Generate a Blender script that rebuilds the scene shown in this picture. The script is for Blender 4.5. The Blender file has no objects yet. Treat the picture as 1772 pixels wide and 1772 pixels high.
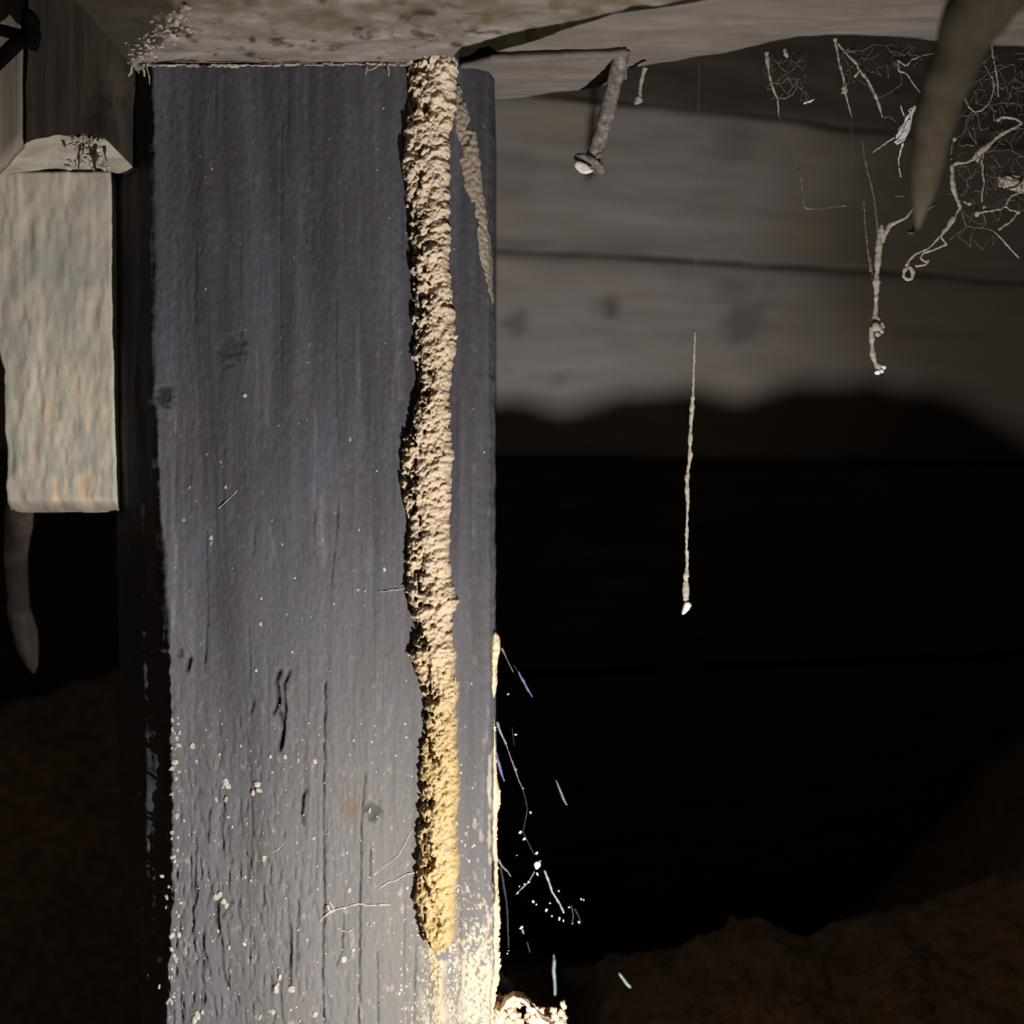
import bpy, math, random
import numpy as np
from mathutils import Vector

# ---------------------------------------------------------------- camera, world, light, exposure
ZC = 0.165                       # lens height above the crawl-space soil (metres); all builders use heights relative to it
F = 1.3 * 1772                   # focal length in pixels
scene = bpy.context.scene
COL = scene.collection
cam_d = bpy.data.cameras.new('camera')
cam_d.sensor_width = 36.0
cam_d.lens = 36.0 * 1.3
cam_d.clip_start = 0.01
cam_d.clip_end = 20
cam = bpy.data.objects.new('camera', cam_d)
cam.location = (0, 0, ZC)
cam.rotation_euler = (math.radians(90), 0, 0)
cam_d.dof.use_dof = True
cam_d.dof.focus_distance = 0.393
cam_d.dof.aperture_fstop = 9.0
COL.objects.link(cam)
scene.camera = cam

world = bpy.data.worlds.new('world')
scene.world = world
world.use_nodes = True
world.node_tree.nodes['Background'].inputs[0].default_value = (1.0, 0.92, 0.8, 1)
world.node_tree.nodes['Background'].inputs[1].default_value = 0.06

TORCH = np.array([0.056, 0.208, -0.15])        # hand torch lying low on the soil, right of the post, below the frame
torch_d = bpy.data.lights.new('torch_light', 'SPOT')
torch_d.energy = 5.2
torch_d.color = (1.0, 0.97, 0.935)
torch_d.spot_size = math.radians(165)
torch_d.spot_blend = 0.9
torch_d.shadow_soft_size = 0.0011
torch = bpy.data.objects.new('torch_light', torch_d)
torch.location = (TORCH[0], TORCH[1], TORCH[2] + ZC)
torch.rotation_euler = Vector((-0.14, 0.28, 0.14)).to_track_quat('-Z', 'Y').to_euler()
COL.objects.link(torch)

scene.view_settings.view_transform = 'Standard'
scene.view_settings.look = 'None'
scene.view_settings.exposure = 0.0
scene.view_settings.gamma = 1.0
scene.view_settings.use_curve_mapping = False

rng = np.random.default_rng(7)
random.seed(7)

# ---------------------------------------------------------------- numeric helpers
def at(px, py, d):
    """photo pixel + real distance -> point (height relative to the lens)"""
    return np.array([(px - 886.0) / F * d, d, (886.0 - py) / F * d])

def on_plane(px, py, h):
    """point of a level plane at height h seen at that pixel"""
    return at(px, py, h * F / (886.0 - py))

def _hash(ix, iy, iz, seed):
    n = (ix * 374761393 + iy * 668265263 + iz * 2147483647 + seed * 974634777) & 0xffffffff
    n = ((n ^ (n >> 13)) * 1274126177) & 0xffffffff
    n = ((n ^ (n >> 16)) * 2246822519) & 0xffffffff
    return ((n ^ (n >> 15)) & 0xffffff) / float(0xffffff)

def vnoise(x, y, z=0.0, seed=0):
    x, y, z = np.broadcast_arrays(np.asarray(x, float), np.asarray(y, float), np.asarray(z, float))
    xi, yi, zi = np.floor(x).astype(np.int64), np.floor(y).astype(np.int64), np.floor(z).astype(np.int64)
    fx, fy, fz = x - xi, y - yi, z - zi
    fx, fy, fz = fx*fx*(3-2*fx), fy*fy*(3-2*fy), fz*fz*(3-2*fz)
    r = 0
    for a in (0, 1):
        for b in (0, 1):
            for c in (0, 1):
                w = (fx if a else 1-fx) * (fy if b else 1-fy) * (fz if c else 1-fz)
                r = r + w * _hash(xi+a, yi+b, zi+c, seed)
    return r * 2 - 1

def fbm(x, y, z=0.0, seed=0, octaves=4, gain=0.5):
    r, a, f = 0, 1.0, 1.0
    for i in range(octaves):
        r = r + a * vnoise(np.asarray(x)*f, np.asarray(y)*f, np.asarray(z)*f, seed + 17*i)
        a *= gain; f *= 2.03
    return r

def worley(x, y, seed=0):
    x = np.asarray(x, float); y = np.asarray(y, float)
    xi, yi = np.floor(x).astype(np.int64), np.floor(y).astype(np.int64)
    best = np.full(x.shape, 9.0)
    z = np.zeros_like(xi)
    for a in (-1, 0, 1):
        for b in (-1, 0, 1):
            px = xi + a + _hash(xi+a, yi+b, z, seed)
            py = yi + b + _hash(xi+a, yi+b, z, seed + 5)
            best = np.minimum(best, (px-x)**2 + (py-y)**2)
    return np.sqrt(best)

def smooth(a, b, x):
    t = np.clip((x - a) / (b - a), 0, 1)
    return t*t*(3 - 2*t)

def grid_faces(n, m, off=0, close_m=False):
    """n rows x m columns of vertices"""
    i = np.arange(n-1)[:, None]; j = np.arange(m if close_m else m-1)[None, :]
    j2 = (j+1) % m
    return (np.stack([i*m+j, i*m+j2, (i+1)*m+j2, (i+1)*m+j], -1).reshape(-1, 4) + off)

def join(*parts):
    V, Fs, o = [], [], 0
    for v, f in parts:
        V.append(np.asarray(v, float))
        Fs += [tuple(int(k)+o for k in q) for q in f]
        o += len(v)
    return np.concatenate(V), Fs

def tube(points, radii, k=7, wob=0.0, seed=0, cap=True):
    P = np.asarray(points, float); n = len(P)
    R = np.broadcast_to(np.asarray(radii, float), (n,)).copy()
    T = np.gradient(P, axis=0); T /= np.linalg.norm(T, axis=1)[:, None] + 1e-12
    up = np.array([0.03, -1.0, 0.05]); V = []
    for i in range(n):
        a = np.cross(T[i], up); na = np.linalg.norm(a)
        if na < 1e-4: a = np.cross(T[i], [1., 0, 0]); na = np.linalg.norm(a)
        a /= na; b = np.cross(T[i], a)
        for j in range(k):
            th = 2*math.pi*j/k
            r = R[i] * (1 + wob * float(vnoise(math.cos(th)*1.3+seed, math.sin(th)*1.3, i*0.45, 9)))
            V.append(P[i] + r*(math.cos(th)*a + math.sin(th)*b))
    Fc = [tuple(q) for q in grid_faces(n, k, 0, True)]
    if cap:
        Fc.append(tuple(range(k-1, -1, -1))); Fc.append(tuple(range((n-1)*k, n*k)))
    return np.array(V), Fc

def resample(pts, step):
    P = np.asarray(pts, float)
    L = np.concatenate([[0], np.cumsum(np.linalg.norm(np.diff(P, axis=0), axis=1))])
    n = max(3, int(L[-1]/step)+1)
    s = np.linspace(0, L[-1], n)
    return np.stack([np.interp(s, L, P[:, c]) for c in range(P.shape[1])], 1)

_t = (1+5**0.5)/2
ICO_V = np.array([(-1,_t,0),(1,_t,0),(-1,-_t,0),(1,-_t,0),(0,-1,_t),(0,1,_t),(0,-1,-_t),(0,1,-_t),(_t,0,-1),(_t,0,1),(-_t,0,-1),(-_t,0,1)], float)
ICO_V /= np.linalg.norm(ICO_V[0])
ICO_F = [(0,11,5),(0,5,1),(0,1,7),(0,7,10),(0,10,11),(1,5,9),(5,11,4),(11,10,2),(10,7,6),(7,1,8),(3,9,4),(3,4,2),(3,2,6),(3,6,8),(3,8,9),(4,9,5),(2,4,11),(6,2,10),(8,6,7),(9,8,1)]
def subdiv_ico():
    V = list(map(tuple, ICO_V)); Fo = []; c = {}
    def mid(a, b):
        k = (min(a,b), max(a,b))
        if k not in c:
            p = (np.array(V[a])+np.array(V[b]))/2; p /= np.linalg.norm(p); V.append(tuple(p)); c[k] = len(V)-1
        return c[k]
    for a, b, d in ICO_F:
        ab, bd, da = mid(a,b), mid(b,d), mid(d,a)
        Fo += [(a,ab,da),(b,bd,ab),(d,da,bd),(ab,bd,da)]
    return np.array(V), Fo
ICO2_V, ICO2_F = subdiv_ico()

def clump(centers, radii, fine=False, jitter=0.25, squash=(1,1,1)):
    """irregular crumbs at the given centres joined in one mesh"""
    bv, bf = (ICO2_V, ICO2_F) if fine else (ICO_V, ICO_F)
    C = np.asarray(centers, float); n = len(C)
    R = np.broadcast_to(np.asarray(radii, float), (n,))
    sc = 1 + jitter*(rng.random((n, len(bv), 1))*2-1)
    ax = np.asarray(squash)[None, None, :] * (1 + 0.3*(rng.random((n, 1, 3))*2-1))
    V = (C[:, None, :] + bv[None]*sc*ax*R[:, None, None]).reshape(-1, 3)
    f = np.asarray(bf)
    Fc = (f[None] + (np.arange(n)*len(bv))[:, None, None]).reshape(-1, 3)
    return V, Fc.tolist()

# ---------------------------------------------------------------- object helpers
def tag(o, label=None, cat=None, group=None, kind=None):
    if label: o['label'] = label
    if cat: o['category'] = cat
    if group: o['group'] = group
    if kind: o['kind'] = kind
    return o

def mesh_obj(name, vf, mat, parent=None, smooth_shade=True, attrs=None, base=None):
    V, Fc = vf
    V = np.array(V, float)
    V[:, 2] += ZC
    if parent is not None:
        org = np.array(parent['_org']) if '_org' in parent else np.zeros(3)
        loc = (0, 0, 0)
    else:
        lo, hi = V.min(0), V.max(0)
        org = np.array([(lo[0]+hi[0])/2, (lo[1]+hi[1])/2, lo[2]]) if base is None else np.asarray(base, float)
        loc = tuple(org)
    me = bpy.data.meshes.new(name)
    me.from_pydata((V - org).tolist(), [], Fc if isinstance(Fc, list) else Fc.tolist())
    for m in (mat if isinstance(mat, (list, tuple)) else [mat]):
        me.materials.append(m)
    if smooth_shade:
        me.polygons.foreach_set('use_smooth', [True]*len(me.polygons))
    for k, a in (attrs or {}).items():
        at_ = me.attributes.new(k, 'FLOAT', 'POINT')
        at_.data.foreach_set('value', np.asarray(a, np.float32))
    me.update()
    o = bpy.data.objects.new(name, me)
    COL.objects.link(o)
    if parent is not None:
        o.parent = parent
    else:
        o.location = loc
    ORG[o.name] = org
    return o

ORG = {}
def thing(name, base, label, cat, group=None):
    o = bpy.data.objects.new(name, None)
    o.empty_display_size = 0.01
    b = np.array(base, float); b[2] += ZC
    o.location = tuple(b)
    COL.objects.link(o)
    ORG[o.name] = b
    return tag(o, label, cat, group)

def part(name, vf, mat, parent, smooth_shade=True, attrs=None, kind=None, label=None):
    V, Fc = vf
    V = np.array(V, float) ; V[:, 2] += ZC
    V -= ORG[parent.name]
    me = bpy.data.meshes.new(name)
    me.from_pydata(V.tolist(), [], Fc if isinstance(Fc, list) else Fc.tolist())
    for m in (mat if isinstance(mat, (list, tuple)) else [mat]):
        me.materials.append(m)
    if smooth_shade:
        me.polygons.foreach_set('use_smooth', [True]*len(me.polygons))
    for k, a in (attrs or {}).items():
        at_ = me.attributes.new(k, 'FLOAT', 'POINT')
        at_.data.foreach_set('value', np.asarray(a, np.float32))
    me.update()
    o = bpy.data.objects.new(name, me)
    COL.objects.link(o)
    o.parent = parent
    ORG[o.name] = ORG[parent.name]
    if kind: o['kind'] = kind
    if label: o['label'] = label
    return o

# ---------------------------------------------------------------- materials
def noise(nt, vec, scale, detail=5, rough=0.6, stretch=(1,1,1), dist=0.0):
    mp = nt.nodes.new('ShaderNodeMapping'); mp.inputs['Scale'].default_value = stretch
    nt.links.new(vec, mp.inputs['Vector'])
    n = nt.nodes.new('ShaderNodeTexNoise')
    n.inputs['Scale'].default_value = scale; n.inputs['Detail'].default_value = detail
    n.inputs['Roughness'].default_value = rough; n.inputs['Distortion'].default_value = dist
    nt.links.new(mp.outputs[0], n.inputs['Vector'])
    return n.outputs['Fac']

def ramp(nt, fac, stops):
    r = nt.nodes.new('ShaderNodeValToRGB')
    e = r.color_ramp.elements
    while len(e) < len(stops): e.new(0.5)
    for el, (p, c) in zip(e, stops):
        el.position = p; el.color = (c[0], c[1], c[2], 1) if hasattr(c, '__len__') else (c, c, c, 1)
    nt.links.new(fac, r.inputs[0])
    return r.outputs[0]

def mix(nt, fac, a, b, mode='MIX'):
    m = nt.nodes.new('ShaderNodeMix'); m.data_type = 'RGBA'; m.blend_type = mode
    for sock, v in ((m.inputs[0], fac), (m.inputs[6], a), (m.inputs[7], b)):
        if isinstance(v, bpy.types.NodeSocket): nt.links.new(v, sock)
        elif hasattr(v, '__len__'): sock.default_value = (v[0], v[1], v[2], 1)
        else: sock.default_value = v
    return m.outputs[2]

def attr(nt, name):
    a = nt.nodes.new('ShaderNodeAttribute'); a.attribute_name = name
    return a.outputs['Fac']

def new_mat(name, rough=0.9, spec=0.25):
    m = bpy.data.materials.new(name); m.use_nodes = True
    nt = m.node_tree; b = nt.nodes['Principled BSDF']
    b.inputs['Roughness'].default_value = rough
    b.inputs['Specular IOR Level'].default_value = spec
    tc = nt.nodes.new('ShaderNodeTexCoord')
    return m, nt, b, tc.outputs['Object']

def bump(nt, b, h, dist, strength=1.0):
    bn = nt.nodes.new('ShaderNodeBump'); bn.inputs['Distance'].default_value = dist
    bn.inputs['Strength'].default_value = strength
    nt.links.new(h, bn.inputs['Height']); nt.links.new(bn.outputs[0], b.inputs['Normal'])

def wood(name, c_dark, c_mid, c_light, stretch, scale=1.0, blotch=25, blotch_col=None, blotch_at=(0.5, 0.62), bump_d=0.0004, extra=None, rough=0.9, spec=0.2):
    m, nt, b, co = new_mat(name, rough, spec)
    g = noise(nt, co, scale, 7, 0.65, stretch, 0.3)
    col = ramp(nt, g, [(0.28, c_dark), (0.5, c_mid), (0.74, c_light)])
    if blotch_col:
        n2 = noise(nt, co, blotch, 6, 0.65)
        col = mix(nt, ramp(nt, n2, [(blotch_at[0], 0.0), (blotch_at[1], 1.0)]), col, blotch_col)
    if extra: col = extra(nt, co, col)
    nt.links.new(col, b.inputs['Base Color'])
    g2 = noise(nt, co, scale*1.7, 8, 0.7, stretch)
    bump(nt, b, g2, bump_d)
    return m

def post_extra(nt, co, col):
    st = noise(nt, co, 1.0, 5, 0.6, (75, 75, 5), 0.4)
    col = mix(nt, attr(nt, 'scratch'), col, (0.17, 0.165, 0.165))
    col = mix(nt, 0.85, col, ramp(nt, st, [(0.32, (0.55, 0.53, 0.54)), (0.5, (1.0, 1.0, 1.0)), (0.66, (1.42, 1.42, 1.48))]), 'MULTIPLY')
    sp = noise(nt, co, 520, 6, 0.75)
    col = mix(nt, 0.6, col, ramp(nt, sp, [(0.3, (0.72, 0.70, 0.70)), (0.5, (1.0, 1.0, 1.0)), (0.7, (1.3, 1.3, 1.28))]), 'MULTIPLY')
    col = mix(nt, attr(nt, 'pale'), col, (0.150, 0.141, 0.129))
    fl = noise(nt, co, 420, 4, 0.6, (1, 1, 0.55))
    w = nt.nodes.new('ShaderNodeMath'); w.operation = 'MULTIPLY'
    nt.links.new(ramp(nt, fl, [(0.60, 0.0), (0.70, 1.0)]), w.inputs[0]); nt.links.new(attr(nt, 'fleck'), w.inputs[1])
    col = mix(nt, w.outputs[0], col, (0.26, 0.235, 0.19))
    col = mix(nt, attr(nt, 'mud'), col, (0.44, 0.36, 0.26))
    col = mix(nt, attr(nt, 'knot'), col, (0.125, 0.092, 0.07))
    col = mix(nt, attr(nt, 'dark'), col, (0.012, 0.011, 0.011))
    return col
M_POST = wood('weathered_hardwood', (0.047, 0.046, 0.056), (0.058, 0.0575, 0.069), (0.074, 0.0735, 0.084), (260, 260, 9), 1.0,
              blotch=38, blotch_col=(0.060, 0.050, 0.047), blotch_at=(0.45, 0.8), bump_d=0.00011, extra=post_extra)

def stain_dim_extra(c, c2=None):
    def f(nt, co, col):
        col = mix(nt, attr(nt, 'stain'), col, c)
        if c2: col = mix(nt, attr(nt, 'stain_dim'), col, c2)
        return col
    return f
M_BEARER = wood('dusty_bearer_timber', (0.095, 0.076, 0.066), (0.190, 0.160, 0.146), (0.31, 0.275, 0.25), (45, 120, 60), 1.0,
                blotch=95, blotch_col=(0.075, 0.056, 0.038), blotch_at=(0.54, 0.63), bump_d=0.0006,
                extra=stain_dim_extra((0.095, 0.074, 0.043), (0.022, 0.016, 0.011)))
M_JOIST = wood('grey_joist_timber', (0.10, 0.083, 0.073), (0.145, 0.125, 0.112), (0.20, 0.175, 0.16), (22, 150, 80), 1.0,
               blotch=30, blotch_col=(0.10, 0.085, 0.06), blotch_at=(0.5, 0.75), bump_d=0.0004)
M_DARKWOOD = wood('dark_stained_timber', (0.018, 0.013, 0.010), (0.038, 0.029, 0.021), (0.065, 0.051, 0.038), (230, 60, 14), 1.0,
                  blotch=40, blotch_col=(0.014, 0.009, 0.008), blotch_at=(0.5, 0.65), bump_d=0.0005)
M_PALE = wood('pale_underside', (0.20, 0.17, 0.14), (0.33, 0.29, 0.24), (0.46, 0.41, 0.34), (80, 80, 80), 1.0, bump_d=0.0006)
M_PALEBLOCK = wood('pale_weathered_block', (0.30, 0.27, 0.225), (0.40, 0.37, 0.30), (0.53, 0.48, 0.38), (90, 60, 22), 1.0,
                   blotch=44, blotch_col=(0.30, 0.29, 0.255), blotch_at=(0.45, 0.68), bump_d=0.0005,
                   extra=stain_dim_extra((0.56, 0.42, 0.29), (0.10, 0.08, 0.06)))
M_FARPIER = wood('pale_streaked_plank', (0.10, 0.083, 0.06), (0.155, 0.13, 0.10), (0.21, 0.185, 0.145), (200, 60, 10), 1.0, bump_d=0.0004)
M_BOARD = wood('grey_background_board', (0.215, 0.20, 0.197), (0.285, 0.272, 0.268), (0.355, 0.342, 0.338), (9, 40, 110), 1.0,
               blotch=9, blotch_col=(0.33, 0.265, 0.20), blotch_at=(0.45, 0.7), bump_d=0.0004,
               extra=stain_dim_extra((0.13, 0.125, 0.125), (0.095, 0.072, 0.05)))
M_SIDE = wood('olive_gap_shade', (0.022, 0.017, 0.008), (0.040, 0.032, 0.016), (0.062, 0.050, 0.026), (20, 90, 90), 1.0, bump_d=0.0006)  # dark olive side faces: shade of the gap between timbers put into the colour
M_PLATE = wood('dark_brown_plate', (0.050, 0.037, 0.030), (0.080, 0.062, 0.051), (0.115, 0.091, 0.078), (10, 40, 110), 1.0, bump_d=0.0005)
M_CEIL = wood('dark_floorboard_underside', (0.035, 0.028, 0.015), (0.055, 0.044, 0.024), (0.08, 0.064, 0.036), (12, 90, 30), 1.0, bump_d=0.0005)

def soil_mat(name, c1, c2, c3, s=160):
    m, nt, b, co = new_mat(name, 1.0, 0.1)
    n = noise(nt, co, s, 9, 0.72)
    col = ramp(nt, n, [(0.33, c1), (0.52, c2), (0.72, c3)])
    nt.links.new(col, b.inputs['Base Color'])
    bump(nt, b, noise(nt, co, s*2.3, 6, 0.7), 0.0012)
    return m
M_SOIL = soil_mat('loose_brown_soil', (0.24, 0.16, 0.10), (0.44, 0.30, 0.19), (0.62, 0.44, 0.30))
M_CLOD = soil_mat('pale_soil_clod', (0.20, 0.14, 0.10), (0.30, 0.22, 0.16), (0.42, 0.33, 0.25), 300)

def mud_mat():
    m, nt, b, co = new_mat('termite_mud', 1.0, 0.08)
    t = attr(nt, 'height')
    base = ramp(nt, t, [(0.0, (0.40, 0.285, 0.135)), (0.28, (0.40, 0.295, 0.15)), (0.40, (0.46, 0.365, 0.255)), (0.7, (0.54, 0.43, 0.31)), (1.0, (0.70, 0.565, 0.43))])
    n = noise(nt, co, 900, 5, 0.7)
    col = mix(nt, ramp(nt, n, [(0.28, 0.8), (0.50, 0.0)]), base, (0.36, 0.25, 0.14))
    n2 = noise(nt, co, 1600, 3, 0.6)
    col = mix(nt, ramp(nt, n2, [(0.62, 0.0), (0.75, 1.0)]), col, (0.70, 0.58, 0.43))
    nt.links.new(col, b.inputs['Base Color'])
    bump(nt, b, noise(nt, co, 1300, 5, 0.7), 0.0004)
    return m
M_MUD = mud_mat()
def plain_mud(name, c1, c2, c3, s=700):
    m, nt, b, co = new_mat(name, 1.0, 0.08)
    col = ramp(nt, noise(nt, co, s, 6, 0.7), [(0.3, c1), (0.5, c2), (0.7, c3)])
    nt.links.new(col, b.inputs['Base Color'])
    bump(nt, b, noise(nt, co, s*2, 5, 0.7), 0.0003)
    return m
M_STREAK = plain_mud('old_mud_stain', (0.17, 0.14, 0.115), (0.26, 0.21, 0.165), (0.38, 0.31, 0.23))
M_CRUST = plain_mud('pale_mud_crust', (0.50, 0.36, 0.20), (0.66, 0.50, 0.31), (0.80, 0.67, 0.48))
M_OCHRE = plain_mud('ochre_mud_residue', (0.30, 0.22, 0.11), (0.40, 0.30, 0.165), (0.52, 0.41, 0.25))
M_FLECK = plain_mud('pale_dirt_fleck', (0.22, 0.20, 0.16), (0.34, 0.31, 0.26), (0.5, 0.47, 0.40))
M_WEB = plain_mud('dusty_web', (0.20, 0.175, 0.145), (0.33, 0.29, 0.24), (0.50, 0.45, 0.38), 1200)
M_WEBFINE = plain_mud('thin_dusty_web', (0.08, 0.07, 0.055), (0.125, 0.11, 0.088), (0.18, 0.16, 0.13), 900)
M_WEBWHITE = plain_mud('white_web_lint', (0.45, 0.42, 0.40), (0.62, 0.59, 0.57), (0.75, 0.72, 0.70), 900)
M_STICK = plain_mud('dull_brown_root', (0.036, 0.029, 0.0195), (0.050, 0.041, 0.0275), (0.066, 0.055, 0.038), 160)
M_CHIP = plain_mud('bleached_bark', (0.42, 0.28, 0.18), (0.62, 0.45, 0.32), (0.8, 0.64, 0.5), 500)
def silk(name, c):  # thread glints and their dim stretches are put into the base colour
    m, nt, b, co = new_mat(name, 0.6, 0.15)
    nt.links.new(ramp(nt, noise(nt, co, 900, 4, 0.7), [(0.35, [x*0.45 for x in c]), (0.65, c)]), b.inputs['Base Color'])
    return m
M_SILK_BLUE = silk('blue_white_glint', (0.20, 0.26, 0.31))
M_SILK_VIOLET = silk('violet_glint', (0.15, 0.13, 0.27))
M_SILK_GREEN = silk('greenish_glint', (0.12, 0.165, 0.145))
M_SILK_GREY = silk('grey_silk', (0.15, 0.145, 0.15))
M_SILK_DIM = silk('dim_silk', (0.022, 0.022, 0.026))
def rust():
    m, nt, b, co = new_mat('rusted_nail_steel', 0.75, 0.35)
    n = noise(nt, co, 420, 7, 0.75)
    col = ramp(nt, n, [(0.34, (0.035, 0.028, 0.025)), (0.5, (0.13, 0.105, 0.095)), (0.68, (0.30, 0.25, 0.235))])
    nt.links.new(col, b.inputs['Base Color'])
    bump(nt, b, noise(nt, co, 900, 5, 0.7), 0.0005)
    return m
M_NAIL = rust()
M_CABLE, _nt, _b, _co = new_mat('black_cable_sheath', 1.0, 0.03)
_nt.links.new(ramp(_nt, noise(_nt, _co, 300, 3), [(0.4, (0.0015, 0.0015, 0.0015)), (0.7, (0.003, 0.003, 0.003))]), _b.inputs['Base Color'])

# ================================================================ SETTING
HU = 0.1314                                   # height of the bearer undersides
# ---- soil floor: one height field, fine where the torch grazes it
def wall_y(x): return 0.6975 + 0.32*x         # foot of the board wall
SHADE = np.array([(700, 716), (855, 708), (950, 700), (1000, 690), (1060, 682), (1150, 671), (1300, 665), (1400, 655), (1500, 660), (1600, 678), (1700, 715), (1772, 760), (1950, 800)], float)
crest_x, crest_h = [], []
CY = 0.266
for px, py in SHADE:
    k = (px-886)/F; d = 0.6975/(1-0.32*k); T = at(px, py, d)
    t = (CY-TORCH[1])/(T[1]-TORCH[1]); P = TORCH + t*(T-TORCH)
    crest_x.append(P[0]); crest_h.append(P[2])
def crest_height(x):
    return np.interp(x, crest_x, crest_h, right=crest_h[-1])
RIM = np.array([(700, 1760), (950, 1745), (1000, 1695), (1050, 1660), (1150, 1630), (1250, 1600), (1320, 1590), (1400, 1612), (1480, 1582), (1600, 1560), (1772, 1500), (2100, 1400)], float)
def soil_height(X, Y):
    h = np.full(X.shape, -0.176)
    # left bank rising behind the post
    hl = -0.215 + 0.150*smooth(0.50, 0.66, Y) + 0.012*fbm(X*14, Y*34, 0, 3, 4)
    wl = smooth(-0.03, -0.11, X)*smooth(0.40, 0.47, Y)
    # right mound with its rim at 0.53 m
    DR = 0.53
    px = X/DR*F + 886
    hr = -(np.interp(px, RIM[:, 0], RIM[:, 1])-886)/F*DR
    front = -0.176 + (hr+0.176)*smooth(0.36, DR, Y)
    back = hr - (Y-DR)*0.75
    hr = np.where(Y < DR, front, np.maximum(back, -0.26))
    far = smooth(0.14, 0.34, X)*smooth(0.5, 0.75, Y)
    hr = hr + far*0.14
    wr = smooth(0.012, 0.034, X)*smooth(0.36, 0.44, Y)
    mid = -0.176 - 0.06*smooth(0.425, 0.47, Y)
    h = np.where(Y > 0.36, mid, h)
    h = h*(1-wr) + hr*wr
    h = h*(1-wl) + hl*wl
    h = h + 0.0035*fbm(X*55, Y*55, 0, 11, 4)*smooth(0.26, 0.40, Y) + 0.0012*fbm(X*300, Y*300, 0, 12, 3)*smooth(0.26, 0.34, Y)
    # low crest between torch and wall
    ridge = np.exp(-((Y-CY)/0.012)**2) * smooth(0.0440, 0.0474, X)
    bumpy = 0.0006*fbm(X*300, X*0+1.0, 0, 21, 3) + 0.0022*np.clip(vnoise(X*430, X*0+3.0, 0, 5)-0.55, 0, 1)
    ch = crest_height(X) + bumpy
    h = h*(1-ridge) + ch*ridge
    # hollow around the torch
    h = h - 0.006*np.exp(-(((X-0.056)/0.03)**2 + ((Y-0.205)/0.03)**2))
    return h
gx = np.unique(np.concatenate([np.arange(-0.75, -0.30, 0.012), np.arange(-0.30, 0.03, 0.004), np.arange(0.03, 0.16, 0.0011), np.arange(0.16, 0.36, 0.003), np.arange(0.36, 0.8, 0.012)]).round(5))
gy = np.unique(np.concatenate([np.arange(-0.25, 0.2, 0.02), np.arange(0.2, 0.31, 0.0022), np.arange(0.31, 0.7, 0.0032), np.arange(0.7, 1.15, 0.012)]).round(5))
GX, GY = np.meshgrid(gx, gy)
GH = soil_height(GX, GY)
floor = mesh_obj('floor', (np.stack([GX, GY, GH], -1).reshape(-1, 3), grid_faces(len(gy), len(gx))), M_SOIL, base=(0, 0, 0))
tag(floor, kind='structure')

def box(x0, x1, y0, y1, z0, z1):
    V = np.array([(x, y, z) for z in (z0, z1) for y in (y0, y1) for x in (x0, x1)], float)
    return V, [(0,2,3,1), (4,5,7,6), (0,1,5,4), (2,6,7,3), (0,4,6,2), (1,3,7,5)]

# ---- ceiling: underside of the floorboards, board by board
ceiling = bpy.data.objects.new('ceiling', None); COL.objects.link(ceiling); ceiling.location = (0, 0, 0); ORG['ceiling'] = np.zeros(3)
tag(ceiling, kind='structure')
y = -0.25
while y < 1.15:
    w = 0.118
    o = part('floorboard', box(-0.8, 0.85, y, y+w, 0.300+0.001*random.random(), 0.32), M_CEIL, ceiling, False)
    y += w + 0.003

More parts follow.
